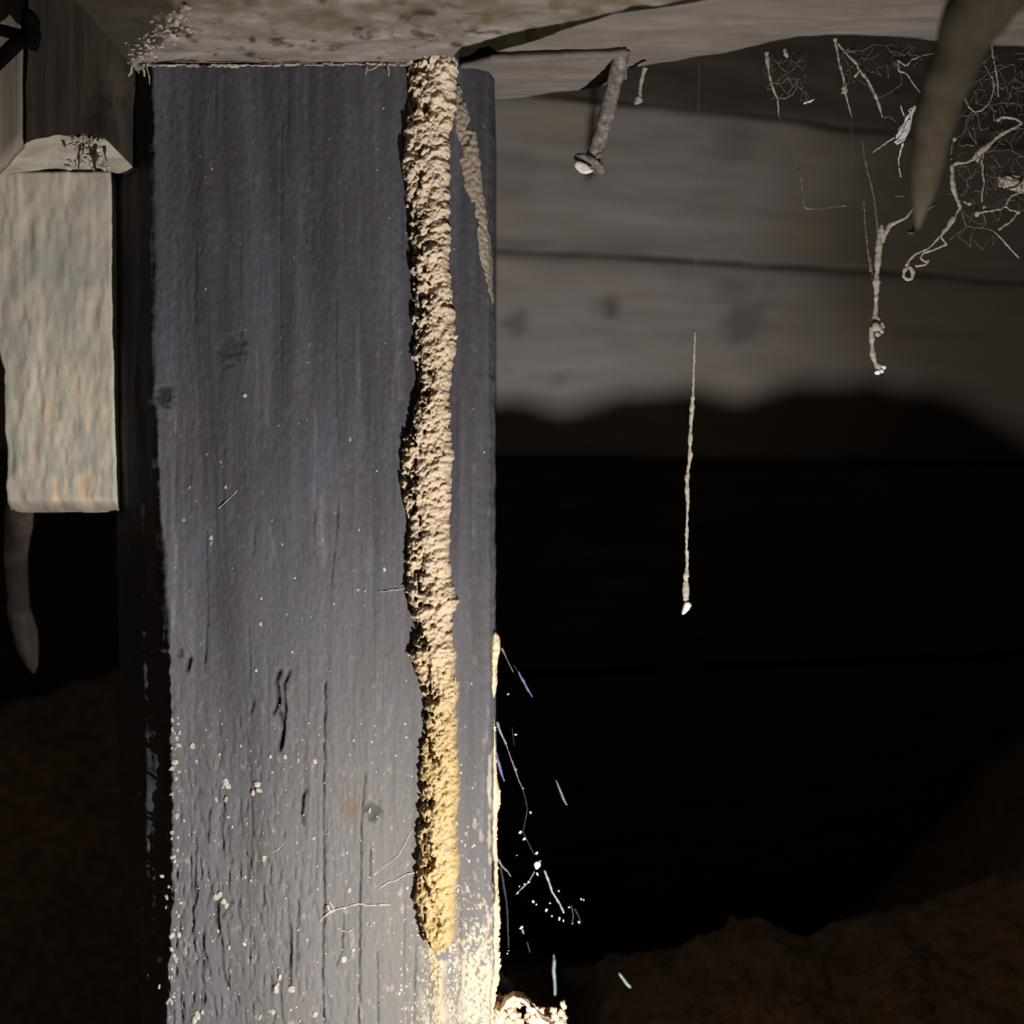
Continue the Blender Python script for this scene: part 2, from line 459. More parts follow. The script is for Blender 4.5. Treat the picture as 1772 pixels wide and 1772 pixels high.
# ---- back wall of grey boards (leans away to the right)
wall = bpy.data.objects.new('wall_back', None); COL.objects.link(wall); ORG['wall_back'] = np.zeros(3)
tag(wall, kind='structure')
WD = np.array([1, 0.32, 0])/math.hypot(1, 0.32); WN = np.array([0.32, -1, 0])/math.hypot(1, 0.32)
W0 = np.array([0, 0.6975, 0])
KNOTS = [(1053, 532, 21, 1.0), (893, 560, 24, 0.85), (1290, 560, 42, 0.8), (1272, 500, 30, 0.45), (885, 640, 11, 0.6), (965, 655, 9, 0.5), (1340, 490, 10, 0.6), (880, 290, 60, 0.35), (1275, 250, 42, 0.45), (1000, 355, 16, 0.0)]
def wall_plank(h0, h1, s0, s1, proud, mat, name='plank', n=150, m=34, seed=0, th=0.022):
    s = np.linspace(s0, s1, n); v = np.linspace(0, 1, m)
    S, Vv = np.meshgrid(s, v)
    edge0 = h0 + 0.0012*fbm(s*20, s*0, 0, seed, 3)
    edge1 = h1 + 0.0012*fbm(s*20, s*0+5, 0, seed+1, 3)
    H = edge0[None]*(1-Vv) + edge1[None]*Vv
    bev = np.minimum(Vv, 1-Vv)*(h1-h0)
    out = proud + 0.0006*fbm(S*25, H*160, 0, seed+2, 3) - 0.0015*(1-np.clip(bev/0.003, 0, 1))**2
    front = W0 + S[..., None]*WD + out[..., None]*WN
    front[..., 2] = H
    st = np.zeros(S.shape); st2 = np.zeros(S.shape)
    P = front.reshape(-1, 3)
    ppx = P[:, 0]/P[:, 1]*F+886; ppy = 886-P[:, 2]/P[:, 1]*F
    for kx, ky, r, a in KNOTS:
        d = np.hypot(ppx-kx, (ppy-ky)*1.15) / r
        w = a*(1-smooth(0.55, 1.25, d + 0.25*fbm(ppx/14, ppy/14, 0, 40, 2)))
        st = np.maximum(st, w.reshape(st.shape))
    gl = np.exp(-((H-0.1385)/0.0075)**2)*(0.55+0.35*fbm(S*30, H*200, 0, 44, 3))
    st = np.clip(np.maximum(st, gl), 0, 1)
    st2 = np.clip(smooth(0.09, 0.25, S + 0.035*fbm(S*9, H*14, 0, 50, 3)), 0, 1)*0.9  # brown stain plus light falling off to the right, put into the colour
    Vt = front.reshape(-1, 3)
    back = Vt - WN*(out.reshape(-1, 1)+th)
    N = len(Vt)
    Fc = [tuple(q) for q in grid_faces(m, n)] + [tuple(q[::-1]) for q in grid_faces(m, n, N)]
    for i in range(n-1):
        Fc.append((i+1, i, N+i, N+i+1)); a = (m-1)*n+i; Fc.append((a, a+1, N+a+1, N+a))
    for j in range(m-1):
        a = j*n; Fc.append((a, a+n, N+a+n, N+a)); b = j*n+n-1; Fc.append((b+n, b, N+b, N+b+n))
    at_ = {'stain': np.concatenate([st.ravel(), st.ravel()]), 'stain_dim': np.concatenate([st2.ravel(), st2.ravel()])}
    return part(name, (np.concatenate([Vt, back]), Fc), mat, wall, True, at_)
wall_plank(0.1380, 0.2195, -0.55, 0.55, 0.0, M_BOARD, seed=1)
wall_plank(0.0300, 0.1375, -0.55, 0.55, 0.001, M_BOARD, seed=4)
wall_plank(-0.085, 0.0285, -0.55, 0.55, 0.0, M_PLATE, seed=7)  # lower planks in darker brown: shadow below the crest line put into the colour
wall_plank(-0.215, -0.087, -0.55, 0.55, 0.001, M_PLATE, seed=9)
wall_plank(0.2205, 0.2990, -0.55, 0.55, 0.0, M_PLATE, name='top_plate', seed=12, th=0.02)

bk = np.array([W0 + a*WD - t*WN + np.array([0, 0, h]) for h in (-0.25, 0.299) for t in (0.0225, 0.03) for a in (-0.6, 0.66)])
part('leak_block_slab', (bk, [(0,2,3,1), (4,5,7,6), (0,1,5,4), (2,6,7,3), (0,4,6,2), (1,3,7,5)]), M_PLATE, wall, False)  # unseen slab added to stop light leaking through the plank gaps
# side walls and the dark end behind, so that the crawl space closes
def side(name, x0, x1, y0, y1):
    w = bpy.data.objects.new(name, None); COL.objects.link(w); ORG[name] = np.zeros(3); tag(w, kind='structure')
    z = -0.24
    while z < 0.29:
        part('plank', box(x0, x1, y0, y1, z, min(z+0.128, 0.299)), M_PLATE, w, False); z += 0.130
side('wall_left', -0.66, -0.64, -0.25, 0.52)
side('wall_right', 0.62, 0.64, -0.25, 0.86)

# ================================================================ THE POST
def tab(rows):
    a = np.array(rows, float); return a
LX = tab([(60, 264), (120, 265), (300, 268), (560, 270), (690, 268), (705, 272), (880, 276), (960, 288), (1050, 294), (1200, 296), (1400, 300), (1640, 298), (1680, 292), (1772, 290), (1850, 290)])
RX = tab([(60, 855), (150, 855), (700, 856), (880, 857), (1050, 857), (1200, 857), (1300, 858), (1370, 861), (1400, 859), (1500, 859), (1600, 862), (1700, 861), (1740, 856), (1850, 855)])
CRACKS = [ # polyline (px, py), half width px, depth mm
    ([(563,1180),(561,1300),(559,1420),(561,1560),(558,1700),(560,1772)], 1.6, 1.2),
    ([(632,1340),(624,1440),(622,1600),(620,1772)], 1.6, 1.1),
    ([(484,1160),(478,1180),(482,1215),(474,1235)], 3.5, 2.0), ([(500,1160),(492,1185),(493,1230),(487,1290)], 2.6, 1.6),
    ([(485,1230),(490,1262),(483,1298)], 3.2, 1.8), ([(437,1216),(433,1232)], 2.6, 1.4), ([(328,1138),(324,1160)], 3.4, 1.6), ([(354,1125),(353,1145)], 2.2, 1.0),
    ([(528,1366),(522,1386),(523,1430)], 2.6, 1.6), ([(376,1560),(376,1590),(380,1615)], 3.6, 2.0), ([(400,1560),(386,1585)], 2.2, 1.2),
    ([(384,1620),(388,1680),(396,1710)], 2.0, 1.2), ([(502,1600),(503,1660),(501,1705)], 2.4, 1.4), ([(516,1560),(512,1690)], 1.6, 0.9),
    ([(352,1610),(352,1680),(350,1740)], 1.6, 0.9), ([(595,1580),(590,1650),(582,1672)], 1.6, 0.9), ([(641,1470),(640,1520)], 1.4, 0.9),
    ([(585,860),(578,960),(572,1010)], 1.5, 0.8), ([(545,880),(542,960)], 1.5, 0.8), ([(442,910),(438,960)], 1.4, 0.7), ([(430,1080),(432,1180)], 1.3, 0.6),
    ([(355,920),(358,1060),(352,1160)], 1.4, 0.7), ([(340,420),(338,560)], 1.3, 0.6), ([(487,210),(484,420),(486,640)], 1.3, 0.6), ([(580,520),(584,780)], 1.3, 0.5),
    ([(652,1650),(654,1772)], 1.4, 0.8), ([(718,1640),(716,1772)], 1.4, 0.8), ([(432,1330),(436,1430),(434,1500)], 1.4, 0.7), ([(330,1480),(336,1600)], 1.6, 0.9),
    ([(388,1380),(384,1440),(388,1480)], 2.0, 1.0), ([(362,1400),(360,1460)], 1.8, 0.9), ([(340,1450),(336,1560)],1.6,0.8), ([(700,1560),(698,1700)], 1.2, 0.6), ([(800,1480),(803,1640)], 1.2, 0.5)]
NR, NF = 620, 250
py_rows = np.concatenate([np.linspace(60, 1800, NR-6), np.linspace(1830, 2420, 6)])
D0 = 0.390
z_rows = (886-py_rows)/F*D0
z_rows = np.minimum(z_rows, HU - 0.0002)
z_rows[0:1] = HU - 0.0002
lx = np.interp(py_rows, LX[:, 0], LX[:, 1]) + 1.8*fbm(py_rows/22, py_rows*0, 0, 31, 4) + 1.0*fbm(py_rows/6, py_rows*0, 0, 32, 2)*smooth(900, 1300, py_rows)
rx = np.interp(py_rows, RX[:, 0], RX[:, 1]) + 0.8*fbm(py_rows/16, py_rows*0, 0, 33, 3)
fx_end = rx - 66                                # where the arris starts to round
u = np.linspace(0, 1, NF)
PXf = lx[:, None]*(1-u)[None] + fx_end[:, None]*u[None]
Xf = (PXf-886)/F*D0
Yf = np.full_like(Xf, D0)
Zf = np.repeat(z_rows[:, None], NF, 1)
# height relief of the front
rel = 0.00013*fbm(PXf/7.0, py_rows[:, None]/170, 0, 60, 3)*np.clip(0.5+0.9*fbm(PXf/60, py_rows[:, None]/200, 0, 61, 2), 0.1, 1.4) + 0.00011*fbm(PXf/4.0, py_rows[:, None]/9, 0, 64, 3) + 0.0012*fbm(PXf/120, py_rows[:, None]/420, 0, 66, 2)
rough_low = smooth(1050, 1600, py_rows)[:, None]*smooth(700, 360, PXf)
rel = rel + rough_low*(-0.0012*np.clip(fbm(PXf/6, py_rows[:, None]/24, 0, 70, 3)-0.2, 0, 1))
dark = np.zeros_like(PXf)
for pts, hw, dep in CRACKS:
    a = np.array(pts, float)
    y0, y1 = a[0, 1], a[-1, 1]
    cx = np.interp(py_rows, a[:, 1], a[:, 0]) + 1.0*fbm(py_rows/9, py_rows*0, 0, int(a[0, 0]), 2)
    fade = smooth(y0-6, y0+4, py_rows)*smooth(y1+6, y1-4, py_rows)*(0.7+0.3*vnoise(py_rows/12, py_rows*0, 0, int(a[0, 0])+1))
    g = np.exp(-((PXf-cx[:, None])/hw)**2)*fade[:, None]
    rel -= g*dep*0.001
    dark = np.maximum(dark, np.clip(g*1.2, 0, 1)*min(1, dep/1.3))
# knots and the chipped arris at the left
knot = np.zeros_like(PXf)
for kx, ky, r, a_, dk in ((607, 1401, 20, 0.9, 0), (285, 686, 16, 0, 0.8), (645, 1403, 17, 0, 0.55), (400, 600, 26, 0.0, 0.3), (310, 1130, 7, 0, .5)):
    d = np.hypot((PXf-kx), (py_rows[:, None]-ky)/1.15)/r + 0.35*fbm(PXf/8, py_rows[:, None]/8, 0, 77, 2)
    w = 1-smooth(0.5, 1.15, d)
    knot = np.maximum(knot, a_*w); dark = np.maximum(dark, dk*w)
    rel -= (0.0006 if dk else 0.0)*w
Yf = Yf - rel
# right rounded arris
nA = 34
tt = np.linspace(0, 1, nA+1)[1:]
ax = np.array([-0.0163, -0.0105, -0.0068, -0.0053]); ay = np.array([0.390, 0.3905, 0.3934, 0.3985])
sA = np.concatenate([[0], np.cumsum(np.hypot(np.diff(ax), np.diff(ay)))]); sA /= sA[-1]
offx = np.interp(tt, sA, ax) - ax[0]; offy = np.interp(tt, sA, ay) - ay[0]
shift = (rx-855)/F*0.404
Xa = Xf[:, -1][:, None] + offx[None]*1.0 + 0*shift[:, None]
PXa = np.repeat(fx_end[:, None], nA, 1) + (offx/F*0 + offx*F/0.392)[None]
rela = 0.00008*fbm(PXa/7.0, py_rows[:, None]/170, 0, 60, 3) + 0.00010*fbm(PXa/4.0, py_rows[:, None]/9, 0, 64, 3)
Ya = np.repeat((D0+offy)[None], NR, 0) - rela + 0*Xa
Xa = Xa + 0.00022*fbm(py_rows[:, None]/14, tt[None]*2, 0, 81, 3)*tt[None]**2
Za = np.repeat(z_rows[:, None], nA, 1)
# left chamfer going back into shade
nC = 22
tc_ = np.linspace(1, 0, nC+1)[:-1]
chx = np.interp(py_rows, [60, 230, 880, 1300, 1640, 1700, 1850], [193, 195, 200, 206, 214, 238, 245]) + 1.2*fbm(py_rows/25, py_rows*0, 0, 90, 3)
Xc_end = (chx-886)/F*0.422
Xc = Xf[:, :1]*(1-tc_[None]) + Xc_end[:, None]*tc_[None]
Yc = D0*(1-tc_[None]) + 0.422*tc_[None] + 0*Xc
Yc = Yc - 0.0012*np.sin(tc_*math.pi)[None]**2 - 0.0010*fbm(tc_[None]*9, py_rows[:, None]/150, 0, 92, 4)
Yc = Yc - 0.0006*np.exp(-((tc_-0.45)/0.045)**2)[None]*(smooth(950, 1100, py_rows)*np.clip(0.7+0.8*fbm(py_rows/40, py_rows*0, 0, 191, 3), 0, 1.2))[:, None]      # splintered lip
Zc = np.repeat(z_rows[:, None], nC, 1)
# back
bx = np.array([-0.0058, -0.03, -0.09, -0.118]); by = np.array([0.485, 0.492, 0.492, 0.480])
Xb = np.repeat(bx[None], NR, 0); Yb = np.repeat(by[None], NR, 0); Zb = np.repeat(z_rows[:, None], 4, 1)
X = np.concatenate([Xc, Xf, Xa, Xb], 1); Y = np.concatenate([Yc, Yf, Ya, Yb], 1); Z = np.concatenate([Zc, Zf, Za, Zb], 1)
Mc = X.shape[1]
PXall = np.concatenate([np.repeat(lx[:, None], nC, 1), PXf, PXa, np.full((NR, 4), 900.)], 1)
PYall = np.repeat(py_rows[:, None], Mc, 1)
pad = lambda A, v=0.0: np.concatenate([np.full((NR, nC), v), A, np.full((NR, nA+4), v)], 1)
fleck = np.clip(0.12 + 0.95*smooth(1050, 1650, PYall)*(0.55+0.45*smooth(620, 830, PXall)), 0, 1)
pale = np.clip(smooth(700, 1700, PYall + 80*fbm(PXall/70, PYall/240, 0, 95, 3))*0.8*(0.35+0.65*smooth(300, 760, PXall))*(1-0.45*smooth(775, 800, PXall)*smooth(1680, 1540, PYall)), 0, 1)  # paler to the lower right: brightness toward the torch put into the colour
scr = np.zeros_like(X)
for x_, y0, y1, w_, a_ in ((545,700,970,3,.35),(463,640,760,2.5,.25),(470,905,985,5,.3),(690,560,700,6,.3),(680,520,760,4,.25),(640,930,1010,6,.35),(558,850,980,5,.3),(590,860,900,8,.3),(460,880,1010,2.5,.3),(365,900,960,4,.35),(372,1400,1500,4,.3),(675,1200,1260,4,.4),(666,1140,1180,4,.35),(680,1280,1340,5,.45),(505,1180,1300,6,.35),(408,1590,1640,3,.35),(300,710,760,2,.5),(302,900,1100,3,.4),(445,600,760,2,.25),(620,560,700,3,.25),(735,1640,1772,4,.3),(640,1620,1680,4,.4),(580,1380,1420,5,.25),(330,1050,1180,3,.25),(400,420,520,3,.18),(520,300,600,4,.15),(620,200,480,5,.15),(355,200,460,4,.13),(812,1000,1200,4,.2),(800,640,900,3,.18),(655,1180,1230,4,.3)):
    cx_ = x_ + 3*fbm(PYall/60, PYall*0, 0, int(x_), 2)
    scr = np.maximum(scr, a_*np.exp(-((PXall-cx_)/w_)**2)*smooth(y0-8, y0+15, PYall)*smooth(y1+8, y1-25, PYall)*np.clip(0.6+0.6*fbm(PXall/4, PYall/18, 0, 88, 2), 0, 1.2))
mud = np.zeros_like(X)
n1 = fbm(PXall/9, PYall/22, 0, 97, 4)
PXw = PXall + 14*fbm(PYall/30, PXall/30, 0, 96, 3)
mud = np.maximum(mud, 0.7*smooth(0.10, 0.45, n1 + 0.25*smooth(1640, 1772, PYall))*np.exp(-((PXw-757)/20)**2)*smooth(1600, 1660, PYall))
n2 = fbm(PXall/3.6, PYall/5.5, 0, 98, 4)
mud = np.maximum(mud, 0.75*smooth(0.25, 0.6, n2 + 1.1*smooth(1540, 1740, PYall) - 0.25)*smooth(775, 815, PXall)*smooth(1480, 1600, PYall))
mud = np.maximum(mud, 0.6*smooth(0.3, 0.7, n2 + smooth(1690, 1790, PYall) - 0.6)*smooth(690, 740, PXall)*smooth(1600, 1700, PYall))
mud = np.maximum(mud, 0.55*smooth(0.25, 0.5, fbm(PXall/7, PYall/40, 0, 99, 3) + 0.2)*np.exp(-((PXall-846)/7)**2)*smooth(1230, 1330, PYall))
V = np.stack([X, Y, Z], -1).reshape(-1, 3)
Fc = [tuple(q) for q in grid_faces(NR, Mc, 0, True)]
Fc.append(tuple(range(Mc))); Fc.append(tuple(range((NR-1)*Mc, NR*Mc))[::-1])
post = thing('timber_post', (-0.06, 0.44, z_rows[-1]), 'dark grey weathered timber house post with a termite mud tube running up it', 'post')
part('post_shaft', (V, Fc), M_POST, post, True, {'fleck': fleck.ravel(), 'scratch': scr.ravel(), 'pale': pale.ravel(), 'mud': mud.ravel(), 'knot': pad(knot).ravel(), 'dark': pad(dark).ravel()})
def on_post(px, py, out=0.0):
    i = int(np.argmin(np.abs(py_rows-py))); j = int(np.clip(np.searchsorted(PXf[i], px), 0, NF-1))
    d = Yf[i, j] if px < PXf[i, -1] else float(np.interp(px, [PXf[i, -1], 823, 845, 855, 858], [Yf[i, -1], 0.3905, 0.3932, 0.3978, 0.3985]))
    return at(px, py, d-out)
# pale flecks of dirt stuck to the face
fk = []; fr = []
for x_, y_, r_ in ((423,684,4),(606,760,2.5),(328,843,2.5),(390,843,2.2),(318,899,3.2),(365,930,3.5),(365,940,3),(443,1160,3.5),(451,1080,3),(452,1035,2.5),(468,1310,3),(493,1310,3),(545,1318,3.5),(306,1278,5),(310,1268,4),(333,1292,4.5),(302,1318,5.5),(298,1330,5),(340,1318,3),(391,1355,6),(394,1360,5),(385,1362,4),(445,1358,5),(448,1368,5),(437,1372,4),(391,1384,4),(374,1384,3),(395,1413,3),(457,1486,4),(424,1518,3),(372,1552,6),(380,1548,6),(386,1560,5),(392,1568,5),(377,1613,4),(396,1640,4),(423,1634,3),(395,1712,4),(478,1712,5),(480,1704,4),(503,1712,5),(484,1692,4),(450,1760,5),(472,1752,4),(337,1765,6),(342,1758,6),(350,1752,5),(594,1660,4),(612,1645,3),(640,1403,3),(665,985,4),(620,1020,3),(632,1022,3),(543,1450,3),(600,1475,3),(604,1540,4),(790,1660,5),(786,1668,4),(812,1490,3),(820,1760,5),(760,1762,5),(545,1756,4),(560,1765,4),(810,300,2),(838,782,2.5),(816,1182,2.5),(663,187,2.2),(510,1000,2),(470,900,2)):
    p = on_post(x_, y_, 0.0002); fk.append(p); fr.append(r_/F*D0)
for _ in range(420):
    x_ = random.uniform(300, 850); y_ = random.uniform(1250, 1772) if random.random() < .8 else random.uniform(200, 1250)
    fk.append(on_post(x_, y_, 0.00008)); fr.append(random.uniform(0.7, 1.9)/F*D0)
for _ in range(520):
    y_ = 1772-230*abs(random.gauss(0, .55)); x_ = random.uniform(775, 852) if random.random() < .75 else random.uniform(690, 780)
    fk.append(on_post(x_, y_, 0.00008)); fr.append(random.uniform(0.8, 2.6)/F*D0)
for _ in range(60):
    y_ = random.uniform(1240, 1772); fk.append(on_post(np.interp(y_, py_rows, lx)+random.uniform(-2, 12), y_, 0.0001)); fr.append(random.uniform(1.2, 4.0)/F*D0)
for x_, y_, r_ in ((242,1372,3.5),(262,1410,2.5),(280,1516,4.5),(292,1535,4),(268,1553,4),(266,1565,5),(288,1553,4),(289,1570,5),(266,1590,3),(277,1660,5),(257,1690,5),(276,1708,4),(293,1730,4)):
    tq = (np.interp(y_, py_rows, lx)-x_)/70.0
    fk.append(at(x_, y_, D0+0.024*np.clip(tq, 0, 1)-0.0022)); fr.append(r_*0.8/F*D0)
part('dirt_flecks', clump(fk, fr, False, 0.35, (1, 0.4, 1.3)), M_FLECK, post, False, kind='stuff')

# fine web creases lying on the post face
def strand(pts, r, d, k=6, step=2.5, wob=0.25, dj=0.0, jit=0.6):
    """pixel polyline -> thin dusty strand at distance d (number or list); r in pixels (number or list)"""
    P = np.array(pts, float)
    dd = np.broadcast_to(np.asarray(d, float), (len(P),)); rr = np.broadcast_to(np.asarray(r, float), (len(P),))
    A = resample(np.column_stack([P, rr, dd*1000]), step)
    n = len(A)
    A[1:-1, 0] += jit*fbm(np.arange(1, n-1)/2.5, 0*np.arange(1, n-1), 0, int(P[0, 0])+3, 2)
    A[1:-1, 1] += jit*fbm(np.arange(1, n-1)/2.5, 0*np.arange(1, n-1), 0, int(P[0, 0])+9, 2)
    pts3 = np.array([at(a[0], a[1], a[3]/1000) for a in A])
    rad = A[:, 2]*(1 + wob*fbm(np.arange(n)*step/(3.2*max(1.2, A[:, 2].mean())), 0*np.arange(n), 0, int(P[0, 1])+1, 3))/F*A[:, 3]/1000
    return tube(pts3, np.maximum(rad, 0.00003), k)
crease = [([(552,1594),(566,1582),(575,1575),(590,1572),(605,1568),(622,1564),(640,1567),(655,1566),(676,1565)], 1.8),
          ([(655,1538),(668,1528),(683,1524),(700,1514),(722,1508)], 1.4), ([(640,1520),(690,1480),(722,1420)], 0.8),
          ([(583,1605),(592,1612),(602,1612),(612,1607)], 1.4), ([(448,1490),(462,1482),(480,1470),(492,1458)], 1.1),
          ([(378,880),(392,866),(404,856),(410,848)], 0.8), ([(655,1024),(700,1018)], 1.0), ([(566,1566),(572,1580),(580,1576),(570,1560)], 2.2)]
for p, r in crease: part('web_crease', strand(p, [r]*len(p), [float(on_post(x_, y_, 0.0001)[1]) for x_, y_ in p], 5, 3, 0.4), M_FLECK, post)

# ---- main mud tube
MT = tab([(96,716,786),(110,709,792),(130,706,792),(155,707,792),(180,708,790),(205,706,786),(230,701,778),(300,698,777),(360,706,777),(420,712,778),(480,712,780),(520,718,784),(550,716,787),(570,716,790),(600,713,788),(650,722,781),(700,722,778),(740,708,779),(770,699,781),(800,695,785),(830,694,782),(870,701,779),(920,708,778),(960,706,777),(1000,702,779),(1030,708,788),(1040,709,793),(1060,711,784),(1100,722,781),(1118,716,786),(1130,708,790),(1150,716,790),(1200,733,792),(1250,733,792),(1300,728,792),(1350,723,797),(1400,728,791),(1450,723,792),(1500,725,793),(1530,717,791),(1570,722,790),(1605,729,790),(1620,734,786),(1635,744,778),(1648,756,768)])
def tube_mesh(table, D, Hmm, n, m, seed, cell=6.0, amp=0.5, lump=1.0, left_open=True):
    a = table
    py = np.linspace(a[0, 0], a[-1, 0], n)
    l = np.interp(py, a[:, 0], a[:, 1]) + 4.0*fbm(py/10, py*0, 0, seed, 3)
    r = np.interp(py, a[:, 0], a[:, 2]) + 3.0*fbm(py/9, py*0, 0, seed+3, 3)
    t = np.linspace(-1, 1, m)
    PX = ((l+r)/2)[:, None] + ((r-l)/2)[:, None]*t[None]
    PY = np.repeat(py[:, None], m, 1)
    prof = np.power(np.clip(1-np.abs(t)**2.6, 0, 1), 0.55)
    skew = 1 + 0.12*t
    H = Hmm*0.001*prof[None]*skew[None]*(1 + 0.22*fbm(PX/30, PY/45, 0, seed+5, 2))
    ua = 0.85*PX - 0.53*PY; ub = 0.53*PX + 0.85*PY
    w1 = worley(ua/(cell*1.5), ub/(cell*0.85), seed+7)
    w2 = worley(ua/(cell*3.0)+3, ub/(cell*1.9), seed+8)
    rel = amp*0.001*(0.55-w1)*1.5 + lump*0.001*(0.5-w2)*1.2 + 0.0004*fbm(PX/4, PY/4, 0, seed+9, 2)
    pit = np.clip(fbm(PX/8, PY/11, 0, seed+12, 3)-0.22, 0, 1)*smooth(0.30, -0.6, t)[None]
    H = H + rel*np.clip(prof*1.6, 0, 1)[None] - pit*0.0095*np.clip(prof*1.4, 0, 1)[None]
    end = smooth(a[-1, 0], a[-1, 0]-26, PY)
    H = np.maximum(H*end, -0.0006)
    P = np.stack([(PX-886)/F*D, D-H, (886-PY)/F*D], -1)
    return PX, PY, H, P
PX, PY, HH, P = tube_mesh(MT, D0, 6.2, 900, 58, 200, 7.0, 0.55, 1.3)
P[..., 2] = np.minimum(P[..., 2], HU+0.002)
mt = thing('mud_tube', (-0.025, 0.388, -0.129), 'long rough tan termite mud tube running down the front of the dark post', 'mud tube')
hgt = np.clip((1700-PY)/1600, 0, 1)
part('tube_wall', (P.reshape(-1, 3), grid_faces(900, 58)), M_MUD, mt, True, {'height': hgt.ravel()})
# pellets of mud that roughen the tube
ii = rng.integers(4, 890, 1300); jj = rng.integers(2, 56, 1300)
pc = P[ii, jj].copy(); pr = rng.uniform(0.00022, 0.00052, 1300)
pc[:, 1] += 0.00012
vp, fp = clump(pc, pr, False, 0.3, (1.15, 0.8, 1.0))
part('mud_pellets', (vp, fp), M_MUD, mt, False, {'height': np.repeat(hgt[ii, jj], 12)}, kind='stuff')

# ---- older thin mud streak at the right arris
def flat_streak(table, n, m, seed, hmm, dfun, holes=0.0):
    a = table; py = np.linspace(a[0, 0], a[-1, 0], n)
    l = np.interp(py, a[:, 0], a[:, 1]) + 1.8*fbm(py/10, py*0, 0, seed, 3)
    r = np.interp(py, a[:, 0], a[:, 2]) + 1.5*fbm(py/10, py*0, 0, seed+3, 3)
    t = np.linspace(-1, 1, m)
    PX = ((l+r)/2)[:, None] + ((r-l)/2)[:, None]*t[None]; PY = np.repeat(py[:, None], m, 1)
    prof = np.power(np.clip(1-np.abs(t)**3, 0, 1), 0.6)
    H = hmm*0.001*prof[None] + 0.0007*(0.5-worley(PX/6, PY/9, seed+5))*prof[None] - holes*np.clip(fbm(PX/9, PY/24, 0, seed+6, 3)-0.15, 0, 1)*0.004
    D = dfun(PX)
    Px = np.stack([(PX-886)/F*D, D-H, (886-PY)/F*D], -1)
    return Px.reshape(-1, 3), grid_faces(n, m)
def arris_depth(PX):
    """distance of the post's right arris at that pixel"""
    dd = np.interp(np.clip(PX, 600, 858), [600, 789, 823, 845, 855, 858], [0.390, 0.390, 0.3905, 0.3932, 0.3978, 0.3985])
    return dd
ST = tab([(150,790,796),(175,786,806),(200,784,812),(225,782,822),(250,790,828),(290,798,832),(330,806,836),(345,814,840),(380,824,843),(420,826,849),(455,832,852),(490,842,853),(525,849,854)])
mud2 = mesh_obj('mud_streak', flat_streak(ST, 260, 20, 300, 0.7, arris_depth, 0.3), M_STREAK)
tag(mud2, 'thin worn grey-brown mud streak slanting beside the top of the mud tube', 'mud streak')
# bright mud lump on the right edge, half way down
LP = tab([(1091,852,860),(1100,850,866),(1112,849,867),(1130,849,865),(1150,848,861),(1165,849,860),(1180,848,861),(1195,849,859),(1208,851,857)])
def lump_mesh(table, n, m, seed, yc, back, hscale=1.0, amp=0.0006):
    a = table; py = np.linspace(a[0, 0], a[-1, 0], n)
    l = np.interp(py, a[:, 0], a[:, 1]); r = np.interp(py, a[:, 0], a[:, 2])
    end = np.sqrt(np.clip(1-(2*(py-a[0, 0])/(a[-1, 0]-a[0, 0])-1)**6, 0, 1))
    th = np.linspace(0, 2*math.pi, m, endpoint=False)
    cx = (l+r)/2; rx_ = (r-l)/2*end
    V = []
    for i in range(n):
        rr = 1+0.16*fbm(np.cos(th)*2+5, np.sin(th)*2+5, py[i]/7, seed, 3)
        px = cx[i]+rx_[i]*np.cos(th)*rr
        V.append(np.stack([(px-886)/F*yc, yc+back*np.sin(th)*rr*(0.2+0.8*end[i]), np.full(m, (886-py[i])/F*yc)], -1))
    Fq = [tuple(q) for q in grid_faces(n, m, 0, True)] + [tuple(range(m))[::-1], tuple(range((n-1)*m, n*m))]
    return np.concatenate(V), Fq
o = mesh_obj('mud_lump', lump_mesh(LP, 60, 18, 310, 0.3985, 0.0035), M_CRUST)
tag(o, 'small smooth yellowish mud lump on the right edge of the post, half way down', 'mud lump')
# crumbly mud crust lower down the right edge
CR = tab([(1240,853,857),(1280,853,858),(1320,852,859),(1350,850,861),(1372,848,866),(1395,848,865),(1405,850,861),(1450,851,860),(1500,849,861),(1540,846,862),(1570,843,865),(1600,840,866),(1625,838,863),(1665,836,866),(1690,836,864),(1715,836,859),(1750,836,858),(1790,836,858)])
o = thing('mud_crust', (-0.006, 0.403, -0.155), 'bright pale mud crust along the lower right edge of the post', 'mud crust')
part('crust_body', lump_mesh(CR, 240, 18, 320, 0.3985, 0.0036), M_CRUST, o)
cc = []; cr_ = []
for _ in range(420):
    y_ = 1240 + 550*random.random()**0.6
    x_ = np.interp(y_, CR[:, 0], CR[:, 2]) - abs(random.gauss(3, 5)) - 1
    cc.append(at(x_, y_, 0.3965+0.002*random.random())); cr_.append(random.uniform(0.0002, 0.0006))
part('crust_crumbs', clump(cc, cr_, False, 0.35), M_CRUST, o, False, kind='stuff')
# ochre smear below the tube
RS = tab([(1630,744,766),(1660,742,758),(1690,742,760),(1710,744,768),(1740,745,772),(1790,744,778)])
o = thing('mud_smear', (-0.022, 0.389, -0.15), 'flaking ochre mud smear below the broken end of the mud tube', 'mud smear')
cc = []; cr_ = []
for _ in range(150):
    y_ = random.uniform(1634, 1788); l_ = np.interp(y_, RS[:, 0], RS[:, 1]); r_ = np.interp(y_, RS[:, 0], RS[:, 2])
    cc.append(on_post(random.gauss((l_+r_)/2, (r_-l_)*.33), y_, 0.00005)); cr_.append(random.uniform(0.0002, 0.0006))
part('smear_crumbs', clump(cc, cr_, False, 0.35, (0.8, 0.55, 1.5)), M_OCHRE, o, False, kind='stuff')

